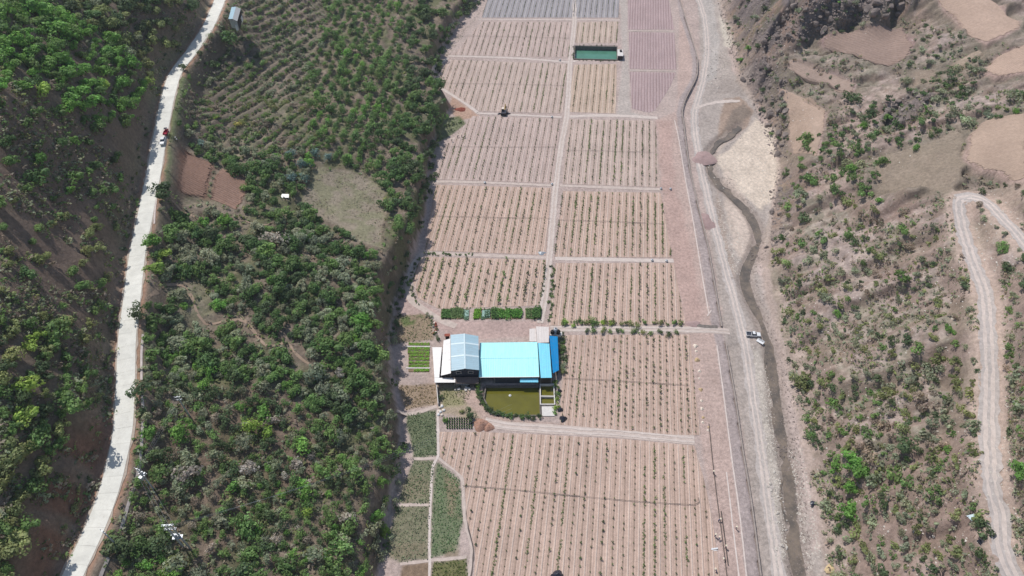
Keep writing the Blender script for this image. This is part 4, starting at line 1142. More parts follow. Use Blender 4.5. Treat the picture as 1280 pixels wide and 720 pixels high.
# sacks, pipes and rubble scattered along the orchard edge
rr = random.Random(8)
sk = [(869.5,432.5,.9),(870.5,439,.6),(871.5,450,1.0),(874.5,464,.7),(874,473,.5),(876,487,.8),(877,501,.6),(877.5,511,.7),(879,522,.6),(878.5,528,.6),(885,538,.5),(886,534,.5)]
for k, (x, y, s) in enumerate(sk):
    heap(x, y, s, s * .9, 'sack' if k % 3 != 2 else 'straw', 'pale sack heap on bare ground along the right edge of the orchard', 'sack_pile', 'sacks', seed=20 + k)['group'] = 'sack heaps along the orchard edge'
for o in [o for o in COL.objects if o.name.startswith('sack_pile') and o.get('group')]: o['label'] = 'pale sack heap on bare ground along the right edge of the orchard'
for k, (x, y) in enumerate(((690,231),(815,326),(838,237),(833,327),(826,236.5),(606,229),(700,76),(690,147))):
    p = at(x, y); mb = MB().lathe([(.5, 0), (.55, .5), (.5, .7), (.3, .75)], 10).box(.1, 0, .75, .4, .3, .2)
    lab = ['pale valve box at the left side of the central track, second crossing above the house', 'pale valve box on the cross track between the right plots', 'pale valve box at the right end of the second right cross track', 'white valve box at the right end of the lowest right cross track', 'small valve box next to the end of the second right cross track', 'small pale valve box midway along the left cross track', 'pale valve box by the track left of the green pond', 'pale valve box at the crossing beside the plum field corner'][k]
    tag(mb.build('valve_box', M['galv'], loc=tuple(p)), lab, 'valve box', 'valve boxes on the field tracks')
# white rubbish pile by the field path
rr = random.Random(3)
for k in range(9):
    p = at(552 + rr.uniform(-4, 3), 512 + rr.uniform(-6, 9))
    tag(MB().lathe([(.3, 0), (.55, .2), (.35, .5), (.1, .6)], 7).build('rubbish_bag', M['white_paint' if k % 2 else 'sack'], loc=tuple(p)), 'white rubbish bag in the pile at the end of the yard wall', 'bag', 'rubbish bags by the yard wall')
for k in range(8):
    p = at(543 + rr.uniform(-4, 4), 404 + k * 1.8 + rr.uniform(-1, 1))
    tag(MB().lathe([(.3, 0), (.6, .2), (.35, .6), (.1, .7)], 7).build('rubble_lump', M['brick' if k % 3 else 'sack'], loc=tuple(p)), 'reddish rubble lump by the bend of the yard track', 'rubble', 'rubble lumps by the yard track')
# ------------------------------------------------------------------ vegetation meshes
def crown_mesh(name, seed, n, leaf, lobes=7, flat=.8, gap=.0, tall=1.0):
    """crown of radius about 1 made of many small leaf faces gathered in lobes; Col holds leaf age tint"""
    rs = np.random.RandomState(seed)
    lc = rs.randn(lobes, 3); lc /= np.linalg.norm(lc, axis=1)[:, None]
    lc *= (.3 + .62 * rs.rand(lobes))[:, None]
    lc[:, 2] = np.abs(lc[:, 2]) * .8 * tall + .55 * tall
    lr = .22 + .3 * rs.rand(lobes)
    lt = .72 + .56 * rs.rand(lobes)
    k = rs.randint(0, lobes, n)
    d = rs.randn(n, 3); d[:, 2] = d[:, 2] * .9 + .25; d /= np.linalg.norm(d, axis=1)[:, None]
    rad = lr[k] * (.62 + .5 * rs.rand(n) ** .6)
    P = lc[k] + d * rad[:, None]; P[:, 2] = np.maximum(P[:, 2] * flat, .12 * rs.rand(n))
    V, F = quads(P, leaf * (.6 + .9 * rs.rand(n)), rs, .2, d)
    t = lt[k] * (.75 + .5 * rs.rand(n))
    c = np.stack([t * (1 + .15 * (rs.rand(n) - .5)), t, t * (1 - .1 * rs.rand(n))], 1)
    return np_mesh(name, V, F, np.repeat(c, 4, 0)), (V, F, np.repeat(c, 4, 0))
def trunk_mesh(seed, h=.75):
    rs = random.Random(seed); mb = MB()
    mb.tube((0, 0, -.25), (.02, .01, h * .55), .075, .05, 7, False)
    for i in range(5):
        t = i * 1.26 + rs.random(); q = (.42 * math.cos(t), .42 * math.sin(t), h * (.8 + .25 * rs.random()))
        z0 = h * (.3 + .25 * rs.random()); mb.tube((0, 0, z0), q, .04, .012, 5, False)
    return mb.mesh('trunk')
def shrub_parts(seed, n, leaf, **kw):
    return crown_mesh('shrub', seed, n, leaf, **kw)
BROAD = [crown_mesh('crown', 100 + i, 620, .17, lobes=8 + i % 4, flat=.85) for i in range(8)]
LOOSE = [crown_mesh('crown', 200 + i, 380, .16, lobes=7 + i % 3, flat=.95, tall=1.15) for i in range(6)]
SHRUB = [crown_mesh('shrub', 300 + i, 230, .2, lobes=5 + i % 3, flat=.7) for i in range(8)]
TUFT = [crown_mesh('tuft', 400 + i, 14, .55, lobes=3, flat=.7) for i in range(8)]
TRUNK = [trunk_mesh(i) for i in range(4)]
for L in (BROAD, LOOSE, SHRUB):
    for me, _ in L: me.materials.append(M['leaf'])
for me in TRUNK: me.materials.append(M['bark'])
# stems for the shrubs live in the same mesh as their leaves
PAL = {  # leaf colours
 'dark green': (98, 116, 82), 'deep green': (102, 130, 80), 'green': (122, 150, 90), 'bright green': (124, 166, 84), 'lime green': (156, 182, 92), 'olive green': (146, 154, 104),
 'grey green': (156, 162, 136), 'dry brown': (164, 150, 136), 'blue green': (128, 152, 146), 'ashy grey': (176, 166, 156), 'yellow': (214, 204, 124)}
rs = np.random.RandomState(77)
PLANTS = {}        # kind -> list of dict
LAND = []          # landmarks for the labels: name, world points, reach
def landmark(phrase, px, reach):
    LAND.append((phrase, on([p[0] for p in px], [p[1] for p in px])[:, :2], reach))
def put(kind, px, py, r, col, meshes, where, tall=1.0, label=None, world=None):
    p = on1(px, py) if world is None else world
    PLANTS.setdefault(kind, []).append(dict(p=p, r=r, col=col, meshes=meshes, where=where, tall=tall, label=label, v=rs.randint(0, 99), rz=rs.rand() * 6.28, j=rs.rand(4), ax=.78 + .5 * rs.rand()))
occupied = {}
GROW = 1.22
def free(p, d):
    k = (int(p[0] // 4), int(p[1] // 4))
    for i in range(-2, 3):
        for j in range(-2, 3):
            for q, e in occupied.get((k[0] + i, k[1] + j), ()):
                if (q[0] - p[0]) ** 2 + (q[1] - p[1]) ** 2 < max(d, e * .6) ** 2: return False
    return True
def occupy(p, d): occupied.setdefault((int(p[0] // 4), int(p[1] // 4)), []).append((p, d))
def scatter(kind, poly, n, d, rr_, mixc, meshes, where, tall=(.9, 1.2), noise=None, rows=None, clear=4.2):
    P = np.array(poly, float); lo, hi = P.min(0), P.max(0)
    m = n * 14
    c = lo + rs.rand(m, 2) * (hi - lo)
    c = c[inside(c[:, 0], c[:, 1], P)]
    H = on(c[:, 0], c[:, 1])
    if rows:
        ang, rsp, psp, jit = rows
        a = np.array((math.cos(ang), math.sin(ang))); b = np.array((-a[1], a[0]))
        u, v = H[:, :2] @ a, H[:, :2] @ b
        v = np.round(v / rsp) * rsp + rs.randn(len(v)) * jit; u = np.round(u / psp) * psp + rs.randn(len(u)) * jit
        X = u[:, None] * a + v[:, None] * b
        H = np.c_[X, height(X[:, 0], X[:, 1])]
    dr, _ = seg_dist(H[:, 0], H[:, 1], ROAD); dd, _ = seg_dist(H[:, 0], H[:, 1], DIRT)
    nz = fbm(H[:, 0], H[:, 1], noise[0], 3, 61) if noise else None
    names, wts = zip(*mixc); wts = np.cumsum(wts) / sum(wts)
    cnt = 0
    tone = fbm(H[:, 0], H[:, 1], 16, 3, 71)
    for i, p in enumerate(H):
        if cnt >= n: break
        r = (rr_[0] + (rr_[1] - rr_[0]) * rs.rand() ** 2.0) * GROW * (.75 + .5 * rs.rand())
        if dr[i] < clear + r * .5 or dd[i] < 3.0 + r * .4: continue
        if nz is not None and nz[i] < noise[1] + .1 * rs.rand(): continue
        if not free(p, d * (.6 + .5 * r / rr_[1])): continue
        occupy(p, d * .8)
        col = names[int(np.searchsorted(wts, np.clip(.65 * rs.rand() + .35 * np.clip((tone[i] - .3) / .4, 0, 1), 0, .999)))]
        put(kind, 0, 0, r, col, meshes, where, tall[0] + (tall[1] - tall[0]) * rs.rand(), world=p); cnt += 1
    return cnt
landmark('beside the concrete road', [(p[0], p[1]) for p in ROAD_PX], 9)
landmark('along the brink above the orchard', [(p[0] - 14, p[1]) for p in LEFT_FOOT], 8)
landmark('beside the dirt road', [(p[0], p[1]) for p in DIRT_PX], 7)
landmark('on the bank above the stream', [(p[0] + 14, p[1]) for p in RIGHT_FOOT], 8)
landmark('by the pair of bare brown plots', [(229,187),(268,206),(259,248),(221,237),(317,226),(297,263)], 9)
landmark('around the dry meadow', [(396,208),(440,216),(482,234),(477,312),(452,302),(420,280),(374,255)], 8)
landmark('near the footpaths', [(206,357),(248,395),(300,400),(338,435),(372,445),(392,458)], 7)
landmark('near the double power pole', [(234,684)], 14)
landmark('under the cliff', [(985,62),(1040,50),(1090,38)], 10)
landmark('by the pale terrace plots', [(1022,50),(1136,70),(1060,68),(985,86),(1066,118),(1008,127),(1033,138),(1022,198),(1240,54),(1206,40),(1228,90),(1210,170),(1226,213)], 8)
TW = 'tree'
# hand placed, well visible ones
hand = [
 (198,333,3.4,'lime green','broad lime green tree at the road edge, right of the straight road stretch',BROAD), (192,300,3.2,'bright green','bright green tree just above the lime green tree at the road edge',BROAD),
 (206,318,3.0,'lime green','yellowish green tree beside the bright pair at the road edge',BROAD), (206,237,4.4,'dark green','dark round tree at the road edge below the two brown plots',BROAD),
 (177,392,3.4,'dark green','dark tree leaning over the road below the footpath start',LOOSE), (178,486,3.8,'dark green','large dark tree on the road verge beside the thin ditch',LOOSE), (286,44,4.4,'deep green','dark tree hiding the lower end of the roadside shed',BROAD),
 (252,66,1.8,'dark green','small spiky dark tree at the outer road bend below the shed',LOOSE), (230,84,2.2,'dark green','dark tree overhanging the upper road bend',LOOSE), (265,44,1.8,'grey green','pale see-through tree over the road beside the shed',LOOSE),
 (190,538,2.6,'bright green','bright green round bush by the road near the transformer pole',BROAD), (298,153,1.8,'yellow','pale yellow blossoming bush below the terrace rows',SHRUB), (273,145,1.5,'lime green','yellow green bush left of the blossoming bush',SHRUB),
 (380,206,2.8,'blue green','tall blue green tree at the top corner of the dry meadow',LOOSE), (394,192,2.4,'blue green','blue green tree left of another above the dry meadow',LOOSE), (412,196,2.4,'blue green','blue green tree above the middle of the dry meadow',LOOSE), (384,222,2.8,'blue green','lower blue green tree at the left side of the dry meadow',LOOSE),
 (252,178,2.0,'blue green','small blue green tree above the bare brown plots',LOOSE), (150,685,3.8,'dark green','big dark tree on the verge right of the road, lower end',BROAD), (176,678,3.2,'deep green','dark green tree beside the big dark verge tree',BROAD),
 (437,575,3.0,'bright green','bright green tree standing alone on the lower wooded slope',BROAD), (212,705,2.2,'olive green','yellowish round bush below the double power pole',BROAD), (355,706,3.2,'deep green','large deep green bush at the foot of the photo, wooded slope',BROAD),
 (470,643,2.4,'bright green','bright green bush at the brink above the green crop plots',BROAD), (480,660,2.4,'lime green','lime bush below another bush at the brink above the crops',BROAD), (240,590,4.0,'ashy grey','bare ash grey tree on the lower slope right of the road',LOOSE),
 (345,300,4.5,'ashy grey','bare grey tree in the wood below the bare brown plots',LOOSE), (37,342,2.8,'deep green','conical dark bush alone on the bare left slope',BROAD), (12,330,1.8,'olive green','small round bush at the left edge beside the conical bush',BROAD)]
for x, y, r, c, lb, ms in hand:
    p = on1(x, y + r * 2); put('broadleaf_tree', 0, 0, r, c, ms, '', 1.0, lb, p); occupy(p, r)
for P_ in FOOTPATHS:
    for q in gpath(P_, 1.5): occupy(q, 4.6)
for q in ((357,250,7.0),(357,255,6.0),(234,685,4.0),(226,672,4.5),(192,611,3.5),(237,520,3.5)): occupy(on1(q[0], q[1]), q[2])
DG, GG, MG, BG, LG, OG, DB, AG, BL = 'dark green', 'grey green', 'green', 'bright green', 'lime green', 'olive green', 'dry brown', 'ashy grey', 'blue green'
scatter('broadleaf_tree', [(0,0),(60,-10),(95,30),(150,60),(192,112),(160,165),(118,168),(60,125),(0,112)], 130, 2.6, (1.9, 3.4), [(MG,4),(BG,7),('deep green',1),(LG,2)], BROAD, 'in the top left wood')
scatter('broadleaf_tree', [(60,-12),(262,-12),(228,50),(205,75),(190,108),(150,56),(92,25)], 85, 2.7, (2.0, 3.6), [(DG,3),(OG,4),(GG,1),('deep green',2)], BROAD, 'in the dark wood above the bend')
scatter('broadleaf_tree', [(0,118),(60,130),(120,172),(160,170),(155,235),(135,250),(70,240),(0,200)], 52, 4.4, (1.7, 3.0), [(MG,4),('deep green',3),(BG,2),(OG,1)], BROAD, 'in loose rows on the left slope')
scatter('broadleaf_tree', [(0,200),(70,240),(135,250),(118,370),(60,400),(0,380)], 20, 5.0, (1.2, 2.6), [(MG,3),(OG,3),('deep green',1)], BROAD, 'on the bare left slope')
scatter('broadleaf_tree', [(118,240),(150,180),(160,240),(142,330),(125,400),(108,480),(70,480),(95,330)], 48, 3.2, (1.5, 2.9), [(OG,5),(MG,2),(DG,2)], BROAD, 'above the cut bank left of the road')
scatter('broadleaf_tree', [(0,395),(60,405),(112,430),(128,500),(90,540),(60,600),(30,680),(0,740)], 120, 2.5, (1.8, 3.2), [(OG,5),(MG,4),(LG,1),(DG,2)], BROAD, 'in the wood at the lower left')
scatter('scarp_bush', [(228,30),(205,110),(188,220),(170,300),(156,420),(146,520),(120,520),(140,380),(160,250),(190,90)], 60, 2.2, (.7, 1.5), [(OG,3),(DG,3),(GG,3),(DB,2)], SHRUB, 'on the cut bank above the road')
scatter('broadleaf_tree', [(100,520),(130,500),(138,560),(110,640),(70,700),(60,640)], 10, 5.0, (.9, 1.7), [(OG,2),(DG,2)], SHRUB, 'on the red cut bank')
for x, y in ((270,209),(268,216),(266,224),(264,231),(263,239),(262,246)):
    p = on1(x, y); put('scarp_bush', 0, 0, .9, 'grey green', SHRUB, 'in the strip between the two bare plots', 1.0, None, p)
S = 'slope_tree'
scatter(S, [(520,-12),(596,-12),(572,30),(552,70),(548,120),(536,185),(532,260),(505,300),(478,270),(484,230),(500,150),(510,60)], 110, 2.9, (1.8, 3.3), [(DG,4),('deep green',4),(MG,3),(BG,1),(GG,1)], BROAD, 'in the wood edging the upper orchard')
scatter(S, [(410,-12),(520,-12),(508,100),(500,180),(470,228),(430,205),(400,190),(390,100)], 500, 1.2, (1.0, 2.4), [(DG,2),('deep green',3),(MG,4),(BG,2),(GG,1)], LOOSE, 'in the planted rows above the dry meadow', rows=(R(86), 4.2, 1.5, .22))
scatter('row_shrub', [(296,-12),(410,-12),(390,100),(400,190),(330,190),(240,170),(222,130),(250,70)], 760, .95, (.75, 1.7), [(GG,4),(DG,2),(MG,3),(OG,2),(DB,2)], SHRUB, 'in the terrace rows by the bend', rows=(R(68), 4.4, 1.2, .2))
scatter('row_shrub', [(296,-12),(410,-12),(390,100),(400,190),(330,190),(240,170),(222,130),(250,70)], 45, 4.0, (1.4, 2.4), [(GG,2),(DG,3),(MG,3),('deep green',2)], BROAD, 'in the terrace rows by the bend')
scatter(S, [(222,130),(330,180),(392,192),(375,255),(340,300),(300,270),(318,226),(270,205),(225,180)], 80, 2.6, (1.5, 2.8), [(MG,4),('deep green',3),(GG,3),(BL,1),(BG,2)], BROAD, 'between the road and the dry meadow')
scatter(S, [(186,262),(300,270),(375,258),(470,315),(478,330),(472,400),(478,470),(488,530),(400,520),(330,470),(178,480),(172,380)], 420, 2.15, (1.3, 3.0), [(DG,4),('deep green',4),(GG,3),(MG,4),(BG,2),(AG,.5),(DB,.5)], BROAD, 'in the middle of the wooded slope')
scatter(S, [(178,480),(330,470),(400,520),(492,535),(500,580),(488,620),(470,690),(440,740),(140,740),(165,640)], 380, 2.2, (1.1, 2.8), [(DB,3),(GG,4),(MG,4),(DG,3),(BG,2),(AG,1.5),(LG,1)], LOOSE, 'on the scrubby lower slope')
scatter('scarp_bush', [(500,300),(530,265),(512,340),(500,385),(496,430),(498,500),(505,560),(495,640),(478,720),(462,740),(480,640),(484,540),(476,440),(476,360)], 55, 2.6, (1.0, 2.2), [(DG,4),('deep green',2),(GG,2),(DB,1)], SHRUB, 'on the steep scarp above the crops')
scatter('scarp_bush', [(590,-10),(604,0),(575,30),(556,62),(546,100),(556,130),(545,190),(540,230),(534,265),(520,265),(528,180),(538,100),(560,30)], 80, 1.9, (1.4, 2.8), [(DG,5),('deep green',3),(GG,1),(MG,1)], SHRUB, 'on the steep scarp above the crops')
# right hand hill
GROW = 1.45
H = 'hillside_shrub'
handr = [(1060,575,3.9,'bright green','largest bright green bush on the right hill, halfway between stream and dirt road'),(1075,588,2.8,'bright green','bright bush joined to the right of the largest one'),(1043,580,2.6,'bright green','bright bush at the left of the largest one'),(1063,608,2.5,'bright green','bright bush below the largest bright bush'),(1060,640,3.5,'bright green','flat topped green tree with visible trunk above the lower stream bank'),
 (1046,392,1.6,'bright green','small bright bush on the bare middle slope'),(1097,250,1.8,'bright green','bright bush below the pale terraced slope'),(1186,413,1.6,'bright green','bright green bush in the thicket by the dirt road'),(1251,310,2.4,'green','round green tree inside the hairpin of the dirt road'),(1222,255,1.6,'dry brown','reddish brown bush inside the hairpin of the dirt road'),
 (1278,355,2.4,'dark green','dark bush at the right edge above the dirt road bank'),(1258,540,1.4,'dark green','small dark round bush on the bare bank right of the dirt road'),(1274,592,3.0,'bright green','green bush at the right edge beside the lower dirt road'),(1078,158,2.2,'bright green','bright bush on the rock ledge of the upper gully'),(935,60,2.2,'bright green','bright tree at the foot of the grey rock face'),(926,74,1.8,'bright green','lower bright tree beside the river at the rock foot'),
 (1065,210,2.4,'bright green','bright bush under the big pale plot on the ledge'),(1130,100,2.6,'grey green','broad grey green bush on the pale strip between terraces'),(1108,147,2.2,'bright green','bright bush above the gully rocks'),(1145,184,1.8,'bright green','bright bush in the notch beside the pale slope')]
for x, y, r, c, lb in handr:
    p = on1(x, y + r * 1.5); put('hillside_shrub', 0, 0, r, c, BROAD, '', 1.0, lb, p); occupy(p, r)
mr = [(GG,6),(OG,3),(DG,2),(MG,2),(DB,3)]
scatter(H, [(975,255),(1030,245),(1110,262),(1190,290),(1200,330),(1120,350),(1020,340),(968,330)], 60, 3.0, (1.0, 2.3), mr + [('deep green',2)], SHRUB, 'on the upper right hill')
scatter(H, [(968,340),(1120,350),(1210,340),(1225,440),(1150,440),(1060,450),(985,440)], 95, 2.8, (.8, 1.9), mr, SHRUB, 'on the bare middle slope')
scatter(H, [(985,450),(1080,470),(1225,440),(1222,560),(1190,600),(1100,560),(1020,560),(1000,520)], 200, 2.4, (1.0, 2.4), mr + [(BG,1)], SHRUB, 'in the thicket by the dirt road')
scatter(H, [(1020,560),(1100,560),(1190,600),(1225,640),(1240,740),(1050,740),(1032,640)], 180, 2.4, (1.0, 2.5), mr + [(BG,1)], SHRUB, 'on the lower right hill')
scatter(H, [(1252,330),(1285,330),(1285,400),(1258,430)], 16, 2.4, (1.0, 2.2), [(DG,3),(MG,2),(GG,2)], SHRUB, 'right of the dirt road')
scatter(H, [(1256,420),(1290,400),(1290,740),(1270,700),(1258,560)], 70, 2.2, (1.2, 2.6), [(GG,5),(DB,2),(DG,2),(MG,1)], SHRUB, 'in the grey thicket at the right edge')
scatter(H, [(1060,125),(1100,130),(1150,105),(1200,80),(1240,70),(1225,95),(1200,130),(1250,135),(1284,110),(1284,140),(1200,158),(1160,175),(1090,190),(1065,170)], 95, 2.6, (1.0, 2.6), [(DG,3),('deep green',3),(GG,4),(BG,1),(OG,2)], SHRUB, 'along the gully between terraces')
scatter(H, [(1150,30),(1190,35),(1210,50),(1195,75),(1150,85),(1130,85)], 26, 3.0, (.8, 1.7), [(GG,4),(DG,2)], SHRUB, 'on the knoll below the top right plot')
scatter(H, [(985,200),(1035,150),(1075,170),(1110,200),(1090,240),(1040,250),(975,250)], 60, 2.6, (1.0, 2.4), [(GG,3),(MG,2),('deep green',3),(BG,2)], SHRUB, 'on the ledge below the pale plot')
scatter(H, [(900,-5),(960,-5),(975,40),(955,80),(985,120),(985,205),(965,180),(940,110),(918,70)], 45, 3.4, (.8, 1.8), [(GG,4),(DG,3),(MG,1)], SHRUB, 'among the grey river rocks')
scatter(H, [(975,20),(1100,-8),(1140,0),(1110,25),(1040,45),(1000,60)], 34, 3.2, (.8, 2.0), [(GG,4),(DG,3),(BG,1)], SHRUB, 'on the cliff')
scatter(H, [(985,60),(1070,75),(1075,105),(1035,135),(1000,120),(975,90)], 26, 3.4, (.7, 1.3), [(GG,4),(DB,2)], SHRUB, 'on the banks between terrace plots')
scatter(H, [(1225,230),(1285,232),(1285,330),(1250,330),(1215,262)], 14, 3.4, (.8, 1.6), [(GG,3),(DG,2),(DB,1)], SHRUB, 'round the dirt road hairpin')
# planted shrubs near the farm
F_ = 'garden_shrub'
for x, y, r, c, lb in [(588,521,2.2,'dark green','dark garden tree casting shadow over the pot grid'),(556,527,1.1,'bright green','green bush at the left end of the pot grid'),(577,515,.9,'olive green','small olive bush left of the dark garden tree'),(597,484,1.2,'lime green','lime bush at the upper left pond corner'),(611,506,.9,'lime green','lime bush on the left pond bank'),(646,516,1.0,'lime green','lime bush at the lower pond wall, centre'),(551,498,1.1,'dark green','dark bush under the yard wall')]:
    p = on1(x, y); put(F_, 0, 0, r, c, BROAD, '', 1.1, lb, p)
def line_plants(kind, pts, n, r, mixc, where, jit=.4, ms=SHRUB):
    L = smooth_poly([at(*p) for p in pts], .5)
    for k in range(n):
        i = int((k + .5) / n * (len(L) - 1)); p = L[i] + np.array((rs.randn() * jit, rs.randn() * jit, 0))
        put(kind, 0, 0, r[0] + (r[1] - r[0]) * rs.rand(), mixc[rs.randint(len(mixc))], ms, where, 1.2, None, p)
line_plants(F_, [(597,488),(600,499),(606,509),(617,516),(632,520),(655,522),(674,522)], 34, (.7, 1.4), [DG,'deep green',MG], 'on the bank round the olive pond')
line_plants(F_, [(701,420),(703,440),(704,458),(703,470)], 20, (.9, 1.5), [DG,GG,OG,MG], 'right of the deep blue roof')
line_plants(F_, [(695,476),(696,492),(697,508),(694,520)], 12, (.7, 1.2), [LG,MG,BG], 'right of the fish tanks')
line_plants(F_, [(703,405),(715,406),(740,405),(770,405.5)], 13, (1.1, 1.8), [MG,LG,OG], 'behind the track by the house')
line_plants(F_, [(775,405),(790,405.5),(815,406),(856,405)], 9, (.9, 1.6), [MG,OG], 'behind the track by the house')
line_plants(F_, [(730,415.5),(760,416),(790,416.5),(850,417.5)], 13, (.9, 1.6), [MG,OG,DG], 'by the track right of the house')
line_plants(F_, [(692,332),(690,355),(688,380),(686,402)], 24, (.6, 1.0), [DG,'deep green',MG], 'in the central track hedge')
line_plants(F_, [(526,321),(519,335),(514,350),(514,362),(518,372),(526,382)], 18, (.5, .9), ['deep green',MG,DG], 'in the curved plot hedge')
line_plants(F_, [(531,317),(549,318)], 8, (.5, .75), ['deep green',MG], 'in the row above the curved plot')
line_plants(F_, [(554,317),(565,318.2)], 6, (.5, .75), ['deep green',MG], 'in the row above the curved plot'); line_plants(F_, [(570,318.4),(592,319)], 8, (.4, .65), ['deep green',MG], 'in the row above the curved plot')
line_plants(F_, [(680,325),(680,355),(674,381)], 14, (.35, .55), ['deep green',MG], 'left of the central track', .2)
line_plants(F_, [(548,386.5),(600,386.5),(672,386)], 22, (.35, .7), ['deep green',MG,OG], 'below the curved plot')
line_plants(F_, [(533,393),(541,405),(546,418),(547,428)], 13, (.6, 1.0), [DG,'deep green',GG], 'left of the yard track bend')
line_plants(F_, [(721,75.5),(745,76),(770,76)], 9, (.4, .7), [DG,'deep green'], 'on the near wall of the reservoir')
line_plants(F_, [(721,57),(745,57),(770,58)], 7, (.35, .6), [DG,'deep green'], 'along the far wall of the reservoir')
line_plants(F_, [(717,58),(716.5,66),(716,74)], 5, (.5, .7), ['deep green',MG], 'at the left end of the green pond')
line_plants(F_, [(552,160),(566,156),(578,152)], 9, (.6, 1.2), [MG,GG,DG], 'in the weedy field corner')

line_plants('hillside_shrub', [(269,207),(266,225),(261,248)], 9, (.6, 1.0), [DG,GG], 'between the two bare brown plots') if False else None
# ---- build: the 300 that show largest of each kind as things, the rest as one mass
SIZEW = lambda r: 'small' if r < 1.35 else ('medium' if r < 2.3 else 'large')
NOUN = {'broadleaf_tree': 'tree', 'slope_tree': 'tree', 'row_shrub': 'shrub', 'scarp_bush': 'bush', 'hillside_shrub': 'bush', 'garden_shrub': 'shrub'}
GROUPS = {'broadleaf_tree': 'trees on the slope left of the road', 'slope_tree': 'trees between the road and the orchard', 'row_shrub': 'shrubs in the terrace rows', 'scarp_bush': 'bushes on the scarps and cut banks', 'hillside_shrub': 'bushes on the right hill', 'garden_shrub': 'shrubs planted round the farm'}
def where_of(d):
    best, bw = 1e9, None
    for ph, P, reach in LAND:
        q = np.min(np.hypot(P[:, 0] - d['p'][0], P[:, 1] - d['p'][1]))
        if q < reach and q / reach < best: best, bw = q / reach, ph
    if bw == 'beside the concrete road': bw = 'uphill of the concrete road' if kind == 'broadleaf_tree' else 'downhill of the concrete road'
    return bw or d['where']
def mass(name, items, mat='leaf_mass'):
    Vs, Fs, Cs, n = [], [], [], 0
    for d in items:
        V, F, c = d['meshes'][d['v'] % len(d['meshes'])][1]
        a = d['rz']; X = V * d['r'] * np.array((1, 1, d['tall']))
        X = np.c_[X[:, 0] * math.cos(a) - X[:, 1] * math.sin(a), X[:, 0] * math.sin(a) + X[:, 1] * math.cos(a), X[:, 2]] + np.array(d['p'])
        Vs.append(X); Fs.append(F + n); Cs.append(c * np.array(tint(d))); n += len(V)
    me = np_mesh(name, np.vstack(Vs), np.vstack(Fs), np.vstack(Cs))
    return tag(link(name, me, M[mat]), kind='stuff')
def tint(d):
    c = np.array(lin(*PAL[d['col']])); j = d['j']
    return c * (.8 + .4 * j[0]) * np.array((1 + .12 * (j[1] - .5), 1, 1 + .12 * (j[2] - .5)))
ORD = ['', '', 'two', 'three', 'four', 'five', 'six']
for kind, L in PLANTS.items():
    for d in L:
        depth = d['p'][1] * CP - (d['p'][2] - CAMZ) * SP
        px, py = proj(*d['p'])
        d['px'], d['py'], d['s'] = px, py, d['r'] / depth * (1 if -10 < px < 1290 and -10 < py < 735 else .05) * (3 if d['label'] else 1)
    L.sort(key=lambda d: -d['s'])
    big, rest = L[:300], L[300:]
    by = {}
    for d in big:
        if not d['label']:
            lab = '%s %s %s %s' % (SIZEW(d['r']), d['col'], NOUN[kind], where_of(d))
            by.setdefault(lab, []).append(d)
        else: d['final'] = d['label']
    def name_set(lab, ds, deep):
        if len(ds) > 4 and deep:
            ds.sort(key=lambda d: d['py']); n = len(ds)
            for k, w_ in enumerate(('upper part', 'middle part', 'lower part')): name_set(lab + ', %s' % w_, ds[k * n // 3:(k + 1) * n // 3], False)
            return
        ds.sort(key=lambda d: d['px'])
        for k, d in enumerate(ds):
            d['final'] = lab if len(ds) == 1 or len(ds) > 4 else (lab + (', leftmost' if k == 0 else ', rightmost' if k == len(ds) - 1 else ', %s from left' % ['', 'second', 'third'][k]))
    for lab, ds in by.items(): name_set(lab, ds, True)
    for d in big:
        me = d['meshes'][d['v'] % len(d['meshes'])][0]
        if NOUN[kind] == 'tree':
            o = empty(kind, tuple(d['p'] - np.array((0, 0, .1))), d['rz'], d['final'], 'tree', GROUPS[kind])
            o.scale = (d['r'] * d['ax'], d['r'] / d['ax'], d['r'] * d['tall'])
            link('trunk', TRUNK[d['v'] % 4], None, o)
            c = link('crown', me, None, o)
        else:
            c = o = link(kind, me, None, None, tuple(d['p']), d['rz'])
            o.scale = (d['r'] * d['ax'], d['r'] / d['ax'], d['r'] * d['tall']); tag(o, d['final'], NOUN[kind], GROUPS[kind])
        c.color = (*tint(d), 1)
    if rest: mass({'slope_tree': 'slope_wood', 'broadleaf_tree': 'hill_wood', 'hillside_shrub': 'hillside_scrub', 'garden_shrub': 'garden_plants', 'row_shrub': 'row_scrub', 'scarp_bush': 'scarp_scrub'}[kind], rest)
